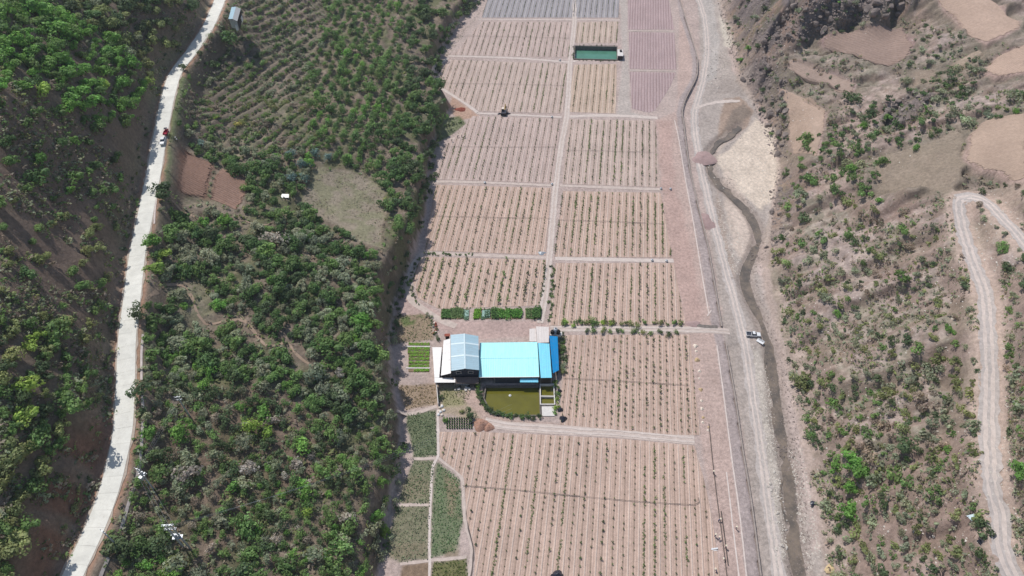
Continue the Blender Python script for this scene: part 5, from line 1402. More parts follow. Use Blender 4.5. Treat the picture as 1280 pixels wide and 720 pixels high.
# low undergrowth nobody could count
def undergrowth(name, polys, r, mixc, patch_ok=False):
    items = []
    names = [a for a, k in mixc for _ in range(k)]
    for P, n in polys:
        P = np.array(P, float); lo, hi = P.min(0), P.max(0)
        c = lo + rs.rand(int(n * 2.6), 2) * (hi - lo); c = c[inside(c[:, 0], c[:, 1], P)][:n]
        Hh = on(c[:, 0], c[:, 1])
        dr, _ = seg_dist(Hh[:, 0], Hh[:, 1], ROAD); dd, _ = seg_dist(Hh[:, 0], Hh[:, 1], DIRT)
        nz = fbm(Hh[:, 0], Hh[:, 1], 9, 3, 81)
        pm = np.zeros(len(Hh))
        ii = np.clip(np.searchsorted(AX, Hh[:, 0]), 0, len(AX) - 1); jj = np.clip(np.searchsorted(AY, Hh[:, 1]), 0, len(AY) - 1)
        pm = patchm[jj, ii]; dfl = D_FLOOR[jj, ii]
        for i, p in enumerate(Hh):
            if dr[i] < 3.4 or dd[i] < 2.9 or (pm[i] > .4 and not patch_ok) or dfl[i] < 1 or nz[i] < .34 + .25 * rs.rand(): continue
            items.append(dict(p=p, r=r[0] + (r[1] - r[0]) * rs.rand() ** 2, col=names[rs.randint(len(names))], meshes=TUFT, v=rs.randint(0, 99), rz=rs.rand() * 6.28, tall=.8, j=rs.rand(4)))
    return mass(name, items)
undergrowth('undergrowth', [([(296,-12),(590,-12),(540,130),(520,260),(480,330),(490,480),(500,560),(470,740),(120,740),(170,480),(190,260),(225,100)], 7500), ([(0,-12),(262,-12),(212,112),(178,300),(156,480),(140,590),(80,740),(0,740)], 8500)], (.45, 1.5), [(GG,5),(OG,3),(DB,3),(MG,3),(DG,2)])
undergrowth('hill_grass', [([(975,250),(1100,200),(1190,250),(1225,400),(1230,560),(1250,740),(1035,740),(975,420)], 7000), ([(960,60),(1140,20),(1280,60),(1284,235),(1100,240),(985,210)], 3500), ([(1250,320),(1288,320),(1288,740),(1270,720)], 1200)], (.35, 1.3), [(GG,7),(OG,3),(DB,4),(MG,1)])
undergrowth('meadow_grass', [([(396,208),(440,216),(482,234),(477,312),(452,302),(420,280),(374,255)], 800)], (.2, .5), [(DB,6),(GG,3),(AG,3),(OG,1)], True)
undergrowth('terrace_scrub', [([(228,85),(300,-12),(420,-12),(400,190),(330,190),(222,140)], 3500)], (.4, 1.2), [(GG,5),(DB,3),(DG,3),(MG,2)])
# crops on the lower left plots and weeds
def carpet(name, polys, size, z):
    Vs, Fs, Cs, n = [], [], [], 0
    for P, cnt, col in polys:
        W = [at(*p)[:2] for p in P]
        V, F, c = leafy(W, 0.02, z, cnt, size, lin(*col), .5, rs)
        Vs.append(V); Fs.append(F + n); Cs.append(c); n += len(V)
    tag(link(name, np_mesh(name, np.vstack(Vs), np.vstack(Fs), np.vstack(Cs)), M['leaf_mass']), kind='stuff')
carpet('crop_leaves', [(CROPS[0][0], 1000, (118,134,100)), (CROPS[1][0], 600, (128,142,106)), (CROPS[2][0], 650, (134,144,112)), (CROPS[3][0], 1000, (112,138,94)), (CROPS[5][0], 500, (104,118,66)), (CROPS[6][0], 350, (140,128,92)), (CROPS[7][0], 350, (96,116,70))], .4, .3)
carpet('weeds', [([(548,484),(590,488),(585,503),(552,508)], 260, (120,128,80)), ([(545,150),(575,145),(583,155),(560,172),(545,178)], 500, (92,112,66)), ([(592,27),(606,8),(566,50),(552,70),(560,72)], 240, (110,124,84))], .35, .35)

# ------------------------------------------------------------------ orchard saplings
SAP.sort(key=lambda s: -(s[2] / (s[1] * CP + CAMZ * SP) * (1 if abs(proj(s[0], s[1], 0)[1] - 360) < 356 else .01)))
sapm = []
for i in range(6):
    r2 = np.random.RandomState(900 + i); n = 26
    P = r2.randn(n, 3) * (.3, .3, .35); P[:, 2] = np.abs(P[:, 2]) * 1.4 + .35
    V, F = quads(P, .38 + .2 * r2.rand(n), r2, .2)
    c = np.repeat(.7 + .6 * r2.rand(n, 1), 4, 0) * np.ones(3)
    mb = MB().tube((0, 0, -.15), (.02, 0, .9), .05, .03, 4, False)
    k = len(V); V = np.vstack([V, mb.v]); F2 = np.array([f for f in mb.f]) + k
    me = np_mesh('sapling', V, np.vstack([F, F2]), np.vstack([c, np.full((len(mb.v), 3), .8)])); me.materials.append(M['leaf'])
    sapm.append((me, (V, np.vstack([F, F2]), np.vstack([c, np.full((len(mb.v), 3), .8)]))))
rest = []
allrow = {}
for q in SAP: allrow.setdefault((q[4], q[5]), []).append(q)
rank, nth = {}, {}
for f in {q[4] for q in SAP}:
    for k, r in enumerate(sorted(r for g, r in allrow if g == f)): rank[f, r] = k
for key, L in allrow.items():
    for k, q in enumerate(sorted(L, key=lambda q: q[1])): nth[q] = k
PLOTN = {1: 'lowest orchard plot', 2: 'plot right of the house', 3: 'plot right of the central track', 4: 'curved plot'}
def sap_label(q):
    f = PLOTN.get(q[4], 'upper orchard'); k, n = rank[q[4], q[5]], nth[q]
    if k < len(NTH) and n < len(NTH): return 'young sapling, %s, %s row from left, %s plant from below' % (f, NTH[k], NTH[n])
    return 'young sapling of the %s far up its soil row' % f
for i, sp_ in enumerate(SAP):
    x, y, s, g = sp_[:4]
    col = DG if g < .25 else ('deep green' if g < .6 else MG)
    if i < 300:
        o = link('orchard_sapling', sapm[i % 6][0], None, None, (x, y, .12), rs.rand() * 6)
        o.scale = (s * .9, s * .9, s * 1.15); o.color = (*lin(*PAL[col]), 1)
        tag(o, sap_label(sp_), 'sapling', 'saplings in the orchard plots')
    else: rest.append(dict(p=(x, y, .12), r=s * .85, col=col, meshes=sapm, v=i, rz=rs.rand() * 6, tall=1.2, j=rs.rand(4)))
mass('orchard_saplings', rest)
mass('row_weeds', [dict(p=(x, y, .1), r=s, col=(MG, GG, 'deep green', OG)[i % 4], meshes=TUFT, v=i, rz=rs.rand() * 6, tall=.8, j=rs.rand(4)) for i, (x, y, s) in enumerate(WEED)])
# ------------------------------------------------------------------ rocks
def rock_mesh(seed, n=42, sharp=.5):
    r_ = np.random.RandomState(seed)
    bm = bmesh.new(); bmesh.ops.create_icosphere(bm, subdivisions=2, radius=1.0)
    cuts = r_.randn(9, 3); cuts /= np.linalg.norm(cuts, axis=1)[:, None]; off = .45 + .4 * r_.rand(9)
    for v in bm.verts:
        p = np.array(v.co)
        for c, o in zip(cuts, off):
            e = p @ c - o
            if e > 0: p = p - c * e
        v.co = p * (1 + .06 * r_.randn())
        v.co.z *= .7
    me = bpy.data.meshes.new('rock'); bm.to_mesh(me); bm.free(); return me
ROCKS = [rock_mesh(i) for i in range(6)]
RM = {}
for k in ('rock', 'rock_pale'):
    for i, me in enumerate(ROCKS):
        c = me.copy(); c.materials.append(M[k]); RM[k, i] = c
rs = np.random.RandomState(31)
def rock(px, py, r, mat, name, label, group=None, cat='boulder', zs=1.0, world=None):
    p = on1(px, py) if world is None else world
    o = link(name, RM[mat, rs.randint(6)], None, None, tuple(p + np.array((0, 0, .1 * r))), rs.rand() * 6)
    o.scale = (r * (.8 + .5 * rs.rand()), r * (.8 + .5 * rs.rand()), r * zs * (.8 + .4 * rs.rand()))
    o.rotation_euler = (rs.rand() * .6, rs.rand() * .6, rs.rand() * 6)
    tag(o, label, cat, group)
# outcrops of the cliff and the river face
def outcrops(P, n, r, label, group):
    P = np.array(P, float); lo, hi = P.min(0), P.max(0)
    c = lo + rs.rand(n * 4, 2) * (hi - lo); c = c[inside(c[:, 0], c[:, 1], P)][:n]
    for x, y in c: rock(x, y, r[0] + (r[1] - r[0]) * rs.rand() ** 2, 'rock_pale' if 'ford' in label else 'rock', 'rock_outcrop', label, group, 'rock', 1.3)
outcrops([(950,50),(985,10),(1010,-5),(1140,-8),(1120,22),(1060,30),(1010,50),(960,62)], 100, (.6, 2.4), 'grey brown angular rock outcrop on the cliff above the terrace plots', 'outcrops on the cliff')
outcrops([(922,95),(940,75),(965,80),(982,110),(985,200),(970,195),(950,140)], 70, (.5, 2.2), 'grey fractured rock on the steep face above the river pool', 'rocks of the river face')
outcrops([(1095,150),(1110,132),(1150,112),(1165,122),(1125,160)], 24, (.6, 1.8), 'dark rock ledge in the gully between terrace plots', 'gully rocks')
outcrops([(963,225),(975,215),(978,290),(962,320),(955,310)], 20, (.4, 1.3), 'reddish rock on the bank above the bend of the stream', 'bank rocks')
outcrops([(878,60),(893,55),(912,90),(900,118),(882,108)], 40, (.25, .6), 'grey boulder in the stony patch above the ford', 'boulders above the ford')
def stones(P, n, r, mat, label, group):
    P = np.array(P, float); lo, hi = P.min(0), P.max(0)
    c = lo + rs.rand(n * 4, 2) * (hi - lo); c = c[inside(c[:, 0], c[:, 1], P)][:n]
    for x, y in c: rock(x, y, r[0] + (r[1] - r[0]) * rs.rand() ** 2, mat, 'boulder', label, group)
stones([(958,590),(972,585),(984,640),(986,690),(968,690),(962,640)], 60, (.2, .7), 'rock_pale', 'pale boulder on the gravel bank left of the lower stream', 'pale boulders beside the lower stream')
stones([(970,556),(984,556),(992,572),(975,572)], 26, (.25, .6), 'rock', 'grey boulder in the little rapid of the stream', 'boulders in the rapid')
stones([(884,205),(902,225),(906,240),(892,232)], 14, (.3, .7), 'rock_pale', 'pale boulder at the left bend of the stream', 'boulders at the left bend')
stones([(938,300),(950,300),(946,330),(935,345)], 20, (.25, .55), 'rock', 'grey boulder in the stream above the parked pickup', 'boulders in the upper stream')
# fine gravel, one mass
def gravel(name, polys, r, mat):
    Vs, Fs, n = [], [], 0
    base = np.array([(1, 0, 0), (-.5, .8, 0), (-.6, -.75, 0), (.1, 0, .8)]); tf = np.array([(0, 1, 3), (1, 2, 3), (2, 0, 3)])
    for P, cnt in polys:
        P = np.array(P, float); lo, hi = P.min(0), P.max(0)
        c = lo + rs.rand(cnt * 4, 2) * (hi - lo); c = c[inside(c[:, 0], c[:, 1], P)][:cnt]
        for p in on(c[:, 0], c[:, 1]):
            s = r[0] + (r[1] - r[0]) * rs.rand() ** 3; a = rs.rand() * 6.28; X = base * s * (.7 + .6 * rs.rand(4, 1))
            Vs.append(np.c_[X[:, 0] * math.cos(a) - X[:, 1] * math.sin(a), X[:, 0] * math.sin(a) + X[:, 1] * math.cos(a), X[:, 2]] + p); Fs.append(tf + n); n += 4
    tag(link(name, np_mesh(name, np.vstack(Vs), np.vstack(Fs)), M[mat]), kind='stuff')
gravel('river_gravel', [([(940,430),(962,470),(972,560),(984,690),(970,720),(950,560)], 2200), ([(985,560),(1003,560),(1028,690),(1008,720),(996,640)], 900), ([(895,240),(930,300),(925,350),(900,320)], 700), ([(875,-10),(895,0),(912,90),(885,110),(878,50)], 700), ([(895,195),(960,180),(968,250),(940,265)], 500)], (.1, .42), 'rock_pale')
gravel('hill_stones', [([(975,260),(1110,240),(1190,270),(1230,500),(1240,740),(1040,740),(985,430)], 1300), ([(1190,245),(1250,235),(1290,300),(1260,400),(1280,700),(1245,700),(1225,380)], 700), ([(960,60),(1140,30),(1200,150),(1090,240),(985,210)], 500)], (.1, .5), 'rock_pale')

gravel('cliff_rubble', [([(895,-10),(960,-10),(980,50),(985,120),(985,200),(965,195),(935,110),(912,70)], 2600), ([(960,55),(985,5),(1150,-8),(1120,25),(1060,34),(1010,50)], 1800), ([(1095,150),(1115,130),(1160,112),(1170,122),(1125,165)], 400), ([(968,215),(990,205),(990,300),(962,310)], 500)], (.2, 1.0), 'rock')
gravel('bank_stones', [([(925,160),(900,175),(888,200),(900,225),(925,250),(940,280),(950,300),(935,350),(945,395),(960,430),(975,430),(960,390),(950,345),(962,300),(950,270),(930,240),(905,215),(900,195),(915,182),(935,168)], 900), ([(955,440),(985,440),(1000,560),(1015,690),(1020,740),(985,740),(975,600),(960,480)], 1500)], (.12, .5), 'rock')
# ------------------------------------------------------------------ vehicles
def loft(sections, close=True):
    """sections: list of equal length point rings"""
    mb = MB(); n = len(sections[0])
    vs = [p for s in sections for p in s]
    fs = [(j * n + i, j * n + (i + 1) % n, (j + 1) * n + (i + 1) % n, (j + 1) * n + i) for j in range(len(sections) - 1) for i in range(n)]
    fs += [tuple(range(n))[::-1], tuple(range((len(sections) - 1) * n, len(sections) * n))]
    return mb.add(vs, fs)
def sec(x, w, z0, z1, ch=.12):
    return [(x, -w, z0), (x, w, z0), (x, w + .02, (z0 + z1) / 2), (x, w - ch * .4, z1 - ch * .5), (x, w - ch, z1), (x, -w + ch, z1), (x, -w + ch * .4, z1 - ch * .5), (x, -w - .02, (z0 + z1) / 2)]
def wheel(x, y, r, wd, parent):
    wh = MB().tube((x, y - wd / 2, r), (x, y + wd / 2, r), r, n=14).build('wheel', M['black'], parent)
    sy = 1 if y > 0 else -1
    MB().tube((x, y + sy * wd * .5, r), (x, y + sy * (wd * .5 + .02), r), r * .6, n=10).build('rim', M['galv'], wh)
def pickup(loc, rz, label):
    t = empty('pickup_truck', loc, rz, label, 'pickup')
    W = .92
    loft([sec(2.6, .78, .5, .85), sec(2.5, .86, .38, 1.0), sec(1.2, W, .35, 1.12), sec(1.15, W, .35, 1.12), sec(-.6, W, .35, 1.12), sec(-.62, W, .35, .62), sec(-2.45, W, .35, .62), sec(-2.6, W, .4, .62)]).build('body', M['white_paint'], t)
    loft([sec(1.15, .8, 1.1, 1.13), sec(.45, .72, 1.1, 1.68, .2), sec(-.35, .72, 1.1, 1.7, .2), sec(-.62, .78, 1.1, 1.2)]).build('windows', M['glass'], t)
    MB().prism([(.5, -.66, 1.74), (.5, .66, 1.74), (-.4, .66, 1.76), (-.4, -.66, 1.76)], .08).build('cab_roof', M['white_paint'], t)
    for sx, sy, lx, ly in ((-1.6, W - .04, 1.95, .07), (-1.6, -W + .04, 1.95, .07), (-2.57, 0, .07, 1.8)):
        MB().box(sx, sy, .62, lx, ly, .5).build('bed_side', M['white_paint'], t)
    MB().box(-1.6, 0, .625, 1.85, 1.68, .03).build('bed_floor', M['dark_wall'], t)
    for a in (-.6, .6): MB().tube((-.75, a, 1.1), (-.75, a * .9, 1.7), .04).tube((-.75, a * .9, 1.7), (-.75, 0, 1.72), .04).build('roll_bar', M['steel'], t)
    for x in (1.6, -1.65):
        for y in (-.82, .82): wheel(x, y, .38, .26, t)
    for y in (-.6, .6): MB().box(2.56, y, .72, .08, .3, .16).build('headlight', M['clear_strip'], t)
def car(loc, rz, label):
    t = empty('parked_car', loc, rz, label, 'car')
    W = .86
    loft([sec(2.2, .68, .45, .7), sec(2.1, .78, .3, .82), sec(1.0, W, .28, .98), sec(-1.6, W, .28, 1.0), sec(-2.1, .8, .3, .95), sec(-2.2, .72, .45, .8)]).build('body', M['white_paint'], t)
    loft([sec(1.05, .78, .95, .99), sec(.3, .68, .95, 1.42, .2), sec(-1.0, .68, .95, 1.45, .2), sec(-1.75, .74, .95, 1.02)]).build('windows', M['glass'], t)
    MB().prism([(.3, -.6, 1.49), (.3, .6, 1.49), (-1.2, .6, 1.5), (-1.2, -.6, 1.5)], .07).build('roof', M['white_paint'], t)
    for x in (1.35, -1.35):
        for y in (-.78, .78): wheel(x, y, .32, .2, t)
    for y in (-.55, .55): MB().box(2.14, y, .62, .1, .3, .14).build('headlight', M['clear_strip'], t)
def tricycle(loc, rz, label):
    t = empty('cargo_tricycle', loc, rz, label, 'tricycle')
    for sx, sy, lx, ly in ((-1.0, .68, 2.0, .07), (-1.0, -.68, 2.0, .07), (-1.97, 0, .07, 1.4), (-.03, 0, .07, 1.4)): MB().box(sx, sy, .6, lx, ly, .5).build('box_side', M['red_paint'], t)
    MB().box(-1.0, 0, .5, 1.95, 1.35, .1).build('box_floor', M['red_paint'], t)
    loft([sec(1.5, .35, .55, .9), sec(1.35, .5, .5, 1.15), sec(.55, .58, .5, 1.2), sec(.1, .58, .5, 1.0)]).build('cab_body', M['red_paint'], t)
    MB().prism([(1.0, -.55, 1.8), (1.0, .55, 1.8), (.0, .55, 1.85), (.0, -.55, 1.85)], .06).build('canopy', M['tarp'], t)
    for y in (-.5, .5):
        for x in (.95, .05): MB().tube((x, y, .9), (x, y, 1.78), .03).build('canopy_post', M['steel'], t)
    MB().lathe([(.3, 1.12), (.34, 1.2), (.2, 1.3)], 10, (1.1, 0)).build('headlamp_cover', M['white_paint'], t)
    wheel(1.3, .001, .32, .16, t)
    for y in (-.6, .6): wheel(-1.2, y, .32, .18, t)
def motorbike(loc, rz, label):
    t = empty('motorcycle', loc, rz, label, 'motorcycle')
    for x in (.65, -.65): wheel(x, .001, .32, .12, t)
    loft([sec(.45, .1, .5, .95, .04), sec(.1, .18, .4, .95, .06), sec(-.3, .16, .4, .85, .06), sec(-.85, .1, .6, .85, .04)]).build('body', M['white_paint'], t)
    MB().box(-.35, 0, .85, .75, .3, .1).build('seat', M['black'], t)
    MB().tube((.45, -.38, 1.05), (.45, .38, 1.05), .03).tube((.62, 0, .4), (.45, 0, 1.05), .04).build('handlebar', M['steel'], t)
    MB().box(-.95, 0, .85, .35, .38, .32).build('top_box', M['white_paint'], t)
def excavator(loc, rz, label):
    t = empty('excavator', loc, rz, label, 'excavator')
    for y in (-1.05, 1.05):
        loft([[(x, y - .3, z0), (x, y + .3, z0), (x, y + .3, z1), (x, y - .3, z1)] for x, z0, z1 in ((-1.9, .3, .6), (-1.6, .02, .85), (1.6, .02, .85), (1.9, .3, .6))]).build('track', M['black'], t)
    MB().box(0, 0, .6, 1.8, 1.6, .4).build('undercarriage', M['tarp'], t)
    loft([sec(1.1, 1.2, 1.0, 1.5), sec(.9, 1.25, 1.0, 1.7), sec(-1.6, 1.25, 1.0, 1.8), sec(-2.0, 1.0, 1.05, 1.6)]).build('body', M['tarp'], t)
    cb = loft([sec(1.2, .5, 1.7, 2.4), sec(.9, .55, 1.7, 2.9), sec(-.3, .55, 1.7, 2.9)]).build('cab', M['glass'], t); cb.location = (0, .6, 0)
    MB().box(.3, .6, 2.92, 1.4, 1.15, .1).build('cab_roof', M['sack'], t)
    MB().tube((1.0, -.3, 1.6), (3.2, -.3, 3.4), .28, .2, 6).build('boom', M['yellow'], t)
    MB().tube((3.2, -.3, 3.4), (4.6, -.3, 1.3), .2, .14, 6).build('arm', M['yellow'], t)
    loft([[(4.3, -.8, 1.2), (4.3, .2, 1.2), (4.9, .2, 1.3), (4.9, -.8, 1.3)], [(4.2, -.8, .4), (4.2, .2, .4), (4.7, .2, .2), (4.7, -.8, .2)]]).build('bucket', M['tarp'], t)
def ground_dir(px1, px2):
    a, b = on1(*px1), on1(*px2); return math.atan2(b[1] - a[1], b[0] - a[0])
def lift(p, z=.02): return (p[0], p[1], p[2] + z)
p = on1(630, 142.5); excavator((p[0], p[1], p[2] + .12), R(84), 'dark excavator with pale cab roof on the upper field track, yellow boom raised')
for x, y, r, lb in ((624.5, 142.5, 1.3, 'dark heap left of the excavator'), (635.5, 142.5, 1.3, 'dark heap right of the yellow excavator')): heap(x, y, r, .8, 'tarp', lb, 'covered_heap', seed=int(x), sq=.6)
p = on1(941, 419.5); pickup((p[0], p[1], p[2] + .05), R(-4), 'white pickup parked on the gravel beside the stream')
p = on1(950, 428); tr = empty('cart', (p[0], p[1], p[2] + .05), R(-38), 'low white cart with a dark slot next to the white pickup', 'cart')
MB().box(0, 0, .45, 2.6, 1.5, .12).build('deck', M['white_paint'], tr); MB().box(0, .72, .57, 2.6, .08, .3).build('side_board', M['white_paint'], tr); MB().box(.1, .38, .575, 1.9, .18, .02).build('slot', M['black'], tr)
for y in (-.6, .6): wheel(.1, y, .26, .14, tr)
def road_at(y, off):
    """point on the concrete road near photo row y, off metres to the right; heading down the photo"""
    i = min(range(len(ROAD)), key=lambda k: abs(proj(*ROAD[k])[1] - y))
    d = ROAD[i + 1][:2] - ROAD[i - 1][:2]; d /= np.linalg.norm(d); n = np.array((-d[1], d[0]))
    return (ROAD[i][0] + n[0] * off, ROAD[i][1] + n[1] * off, ROAD[i][2] + .11), math.atan2(d[1], d[0])
l, a = road_at(180.5, 1.6); car(l, a, 'white car parked on the concrete road below the red tricycle')
l, a = road_at(167.5, 2.2); tricycle(l, a + math.pi, 'crimson cargo tricycle parked at the edge of the concrete road behind the white car')
p = on1(221.5, 176); motorbike(lift(p, .05), R(-50), 'white motorcycle parked on the grass verge right of the red tricycle')

# ------------------------------------------------------------------ poles and wires
def power_pole(px, py, h, label, kind, rz=0, top_px=None):
    p = on1(px, py); t = empty('power_pole', tuple(p), rz, label, 'power pole')
    if kind == 'double':
        for x in (-.65, .65): MB().tube((x, 0, -.5), (x, 0, h), .24, .17, 8).build('pole', M['galv'], t)
        for z, L in ((h - .3, 2.8), (h - 2.4, 2.8), (h - 5.6, 2.2)):
            for y in (-.16, .16): MB().box(0, y, z, L, .1, .14).build('crossarm', M['galv'], t)
        MB().box(0, 0, h - 7.2, 2.4, 1.1, .15).build('platform', M['galv'], t)
        MB().box(0, 0, h - 7.05, 1.1, .8, 1.1).box(0, 0, h - 5.95, .5, .3, .35).build('transformer', M['galv'], t)
        for z in (h - .15, h - 2.25):
            for x in (-1.25, 0, 1.25): MB().lathe([(.06, z), (.12, z + .1), (.07, z + .2), (.12, z + .3), (.05, z + .42)], 8, (x, 0)).build('insulator', M['white_paint'], t)
        for s in (-1, 1): MB().tube((s * .65, 0, h - 3.4), (-s * .65, 0, h - 4.9), .05).build('brace', M['galv'], t)
    else:
        MB().tube((0, 0, -.5), (0, 0, h), .24, .16, 8).build('pole', M['galv'], t)
        for z, L in ((h - .3, 1.8), (h - 1.6, 1.5)):
            MB().box(0, 0, z, L, .12, .12).build('crossarm', M['galv'], t)
            for x in (-L * .45, 0.14, L * .45): MB().lathe([(.05, z + .12), (.11, z + .2), (.06, z + .3), (.1, z + .4), (.04, z + .48)], 8, (x, 0)).build('insulator', M['white_paint'], t)
        if kind == 'switch':
            for x in (-.8, 0, .8): MB().box(x, .35, h - 3.0, .3, .5, .7).build('switch_box', M['galv'], t)
            MB().box(0, .3, h - 3.2, 2.0, .8, .12).build('platform', M['galv'], t); MB().box(-.2, -.5, h - 4.6, .9, .8, 1.1).build('transformer', M['galv'], t)
    return t, p, h
A = power_pole(234, 685, 14, 'double galvanised pole with transformer platform on the scrubby slope', 'double', R(4))
B = power_pole(192, 611, 11, 'grey pole with switch boxes at the road verge on the outside of the bend', 'switch', R(-20))
Cc = power_pole(237, 520, 10, 'plain grey pole upslope of the pole with switch boxes', 'plain', R(10))
D = power_pole(148, 683, 9, 'thin grey pole at the road verge near the photo bottom, shadow across the road', 'plain', R(-30))
def wire(a, b, sag, label, grp):
    n = 24; pts = []
    for k in range(n + 1):
        f = k / n; q = np.array(a) * (1 - f) + np.array(b) * f; q[2] -= sag * 4 * f * (1 - f); pts.append(q)
    mb = MB()
    for u, v in zip(pts[:-1], pts[1:]): mb.tube(u, v, .014, n=4, cap=False)
    tag(mb.build('power_line', M['galv']), label, 'wire', grp)
far = on1(560, 575) + np.array((20, 10, 14))
for k, x in enumerate((-1.25, 0, 1.25)):
    a = A[1] + np.array((x, 0, 12.9)); wire(a, far + np.array((0, x * 1.2, 0)), 3.5, 'power line strung from the double pole across the wooded slope, %s strand' % ['left', 'middle', 'right'][k], 'strands from the double pole')
    wire(A[1] + np.array((x, 0, 11.3)), B[1] + np.array((x * .4, x * .3, 10.8)), .8, 'short power line between double pole and switch box pole, %s strand' % ['left', 'middle', 'right'][k], 'strands to the switch pole')
    wire(B[1] + np.array((x * .4, x * .3, 10.8)), Cc[1] + np.array((x * .5, 0, 9.8)), .8, 'power line running upslope from switch box pole to plain pole, %s strand' % ['left', 'middle', 'right'][k], 'strands upslope')
# roadside shed
P = [on1(*q) for q in ((289,12),(301,14),(296.5,30),(286,27))]
z0 = ROAD[min(range(len(ROAD)), key=lambda k: abs(proj(*ROAD[k])[1] - 22))][2]
Q = [at(x, y, z0 + 3.0) for x, y in ((289.5,8.8),(301,10.6),(296.6,26.5),(285.5,23.6))]
c = np.mean([q[:2] for q in Q], axis=0)
sh = empty('roadside_shed', (*c, z0), 0, 'grey sheet roofed shed standing at the roadside near the top of the photo', 'shed')
Q = [np.array((q[0] - c[0], q[1] - c[1], 3.0)) for q in Q]
m1, m2 = (Q[0] + Q[1]) / 2, (Q[3] + Q[2]) / 2
m1[2] = m2[2] = 3.5
MB().prism([Q[0], m1, m2, Q[3]], .1).build('roof_slope', M['grey_roof'], sh); MB().prism([m1, Q[1], Q[2], m2], .1).build('roof_slope', M['steel'], sh)
for i in range(4):
    a, b = Q[i] * .92, Q[(i + 1) % 4] * .92
    wall_quad('wall', a, b, -1.2, 2.75, 2.75, .15, M['plaster' if i != 1 else 'inner'], sh, -((a + b) / 2)[:2])
a, b = at(300.5, 20, z0 + .5), at(294, 33, z0 + .5)
bm_ = empty('parapet', (a[0], a[1], z0), 0, 'bright white parapet along the valley side of the roadside shed', 'parapet'); d = b - a
wall_quad('wall', (0, 0), d[:2], -1.5, .6, .6, .7, M['white_paint'], bm_, (1, .3)); wall_quad('coping', (-.03, 0), (d[0] - .03, d[1]), .6, .68, .68, .85, M['white_paint'], bm_, (1, .3))
p = on1(281, 45.5); tag(MB().box(0, 0, 0, 3.2, 1.6, .5, R(-30)).box(0, 0, .5, 2.9, 1.3, .06, R(-30)).build('slab', M['plaster'], loc=tuple(p)), 'pale concrete slab below the roadside shed', 'slab')
p = on1(357, 247); tag(MB().prism([(-1.6, -.8, .6), (1.5, -.7, .6), (1.3, .9, 1.0), (-1.4, 1.0, 1.0)], .15).tube((-1.2, -.5, 0), (-1.2, -.5, .5), .08).tube((1.2, -.5, 0), (1.2, -.5, .5), .08).build('tank_cover', M['white_roof'], loc=tuple(p)), 'small whitish cover in the trees left of the dry meadow', 'cover')
# scrap of sheets beside the dirt road
p = on1(1220, 655); sc = empty('sheet_pile', tuple(p), 0, 'pale tarpaulin and frame collapsed beside the lower dirt road', 'tarpaulin')
MB().prism([(.2, 1.6, .9), (1.6, .8, .8), (2.4, -1.8, .3), (1.2, -2.2, .3)], .06).build('sheet', M['white_roof'], sc); MB().prism([(-1.8, 1.9, .5), (.2, 2.3, .8), (.2, 1.3, .7), (-.9, .6, .4)], .06).build('sheet', M['clear_strip'], sc)
for q in ((-1.8, 1.6), (.3, 2.0), (-2.2, -3.5), (1.4, -3.6)): MB().tube((q[0], q[1], -.3), (q[0] * .9, q[1] * .9, 1.0), .06).build('pole', M['wood'], sc)
MB().box(-.3, -4.6, 0, 2.6, 1.4, .5, .2).box(-.3, -4.6, .5, 2.2, 1.0, .2, .3).build('rubbish', M['tarp'], sc)
p = on1(1020, 630); heap(1018, 629, 1.5, .5, 'tarp', 'dark driftwood heap on the gravel right of the stream', 'driftwood', seed=40, sq=.5)
heap(1040, 712, 2.0, .6, 'straw', 'straw coloured mound with pale rim at the foot of the right hill', 'mound', seed=41, sq=.7)
# trench with pipe along the orchard edge
pipe = MB(); q = TRENCH
for u, v in zip(q[:-1], q[1:]): pipe.tube((u[0], u[1], .22), (v[0], v[1], .22), .13, n=8, cap=False)
tag(pipe.build('water_pipe', M['hose']), 'dark pipe laid along the right edge of the lower orchard', 'pipe')
L = TRENCH[int(len(TRENCH) * .55):int(len(TRENCH) * .85)]; mb = MB()
for u, v in zip(L[:-1], L[1:]): mb.tube((u[0] + .7, u[1], .25), (v[0] + .7, v[1], .25), .16, n=8, cap=False)
tag(mb.build('water_pipe', M['hose']), 'shorter second pipe beside the long one where the workers stand', 'pipe')

# ------------------------------------------------------------------ people
def figure(joints, name):
    """one continuous body grown round a skeleton; joints: name -> (xyz, radius, parent)"""
    keys = list(joints); me = bpy.data.meshes.new(name)
    me.from_pydata([joints[k][0] for k in keys], [(keys.index(joints[k][2]), i) for i, k in enumerate(keys) if joints[k][2]], [])
    o = bpy.data.objects.new(name, me); COL.objects.link(o)
    md = o.modifiers.new('skin', 'SKIN'); sb = o.modifiers.new('sub', 'SUBSURF'); sb.levels = sb.render_levels = 1
    for i, k in enumerate(keys):
        sv = me.skin_vertices[0].data[i]; sv.radius = (joints[k][1], joints[k][1]); sv.use_root = (i == 0)
    bpy.context.view_layer.update()
    dg = bpy.context.evaluated_depsgraph_get()
    res = bpy.data.meshes.new_from_object(o.evaluated_get(dg)); bpy.data.objects.remove(o); shade_smooth(res)
    res.materials.clear()
    for m in ('cloth', 'skin'): res.materials.append(M[m])
    return res
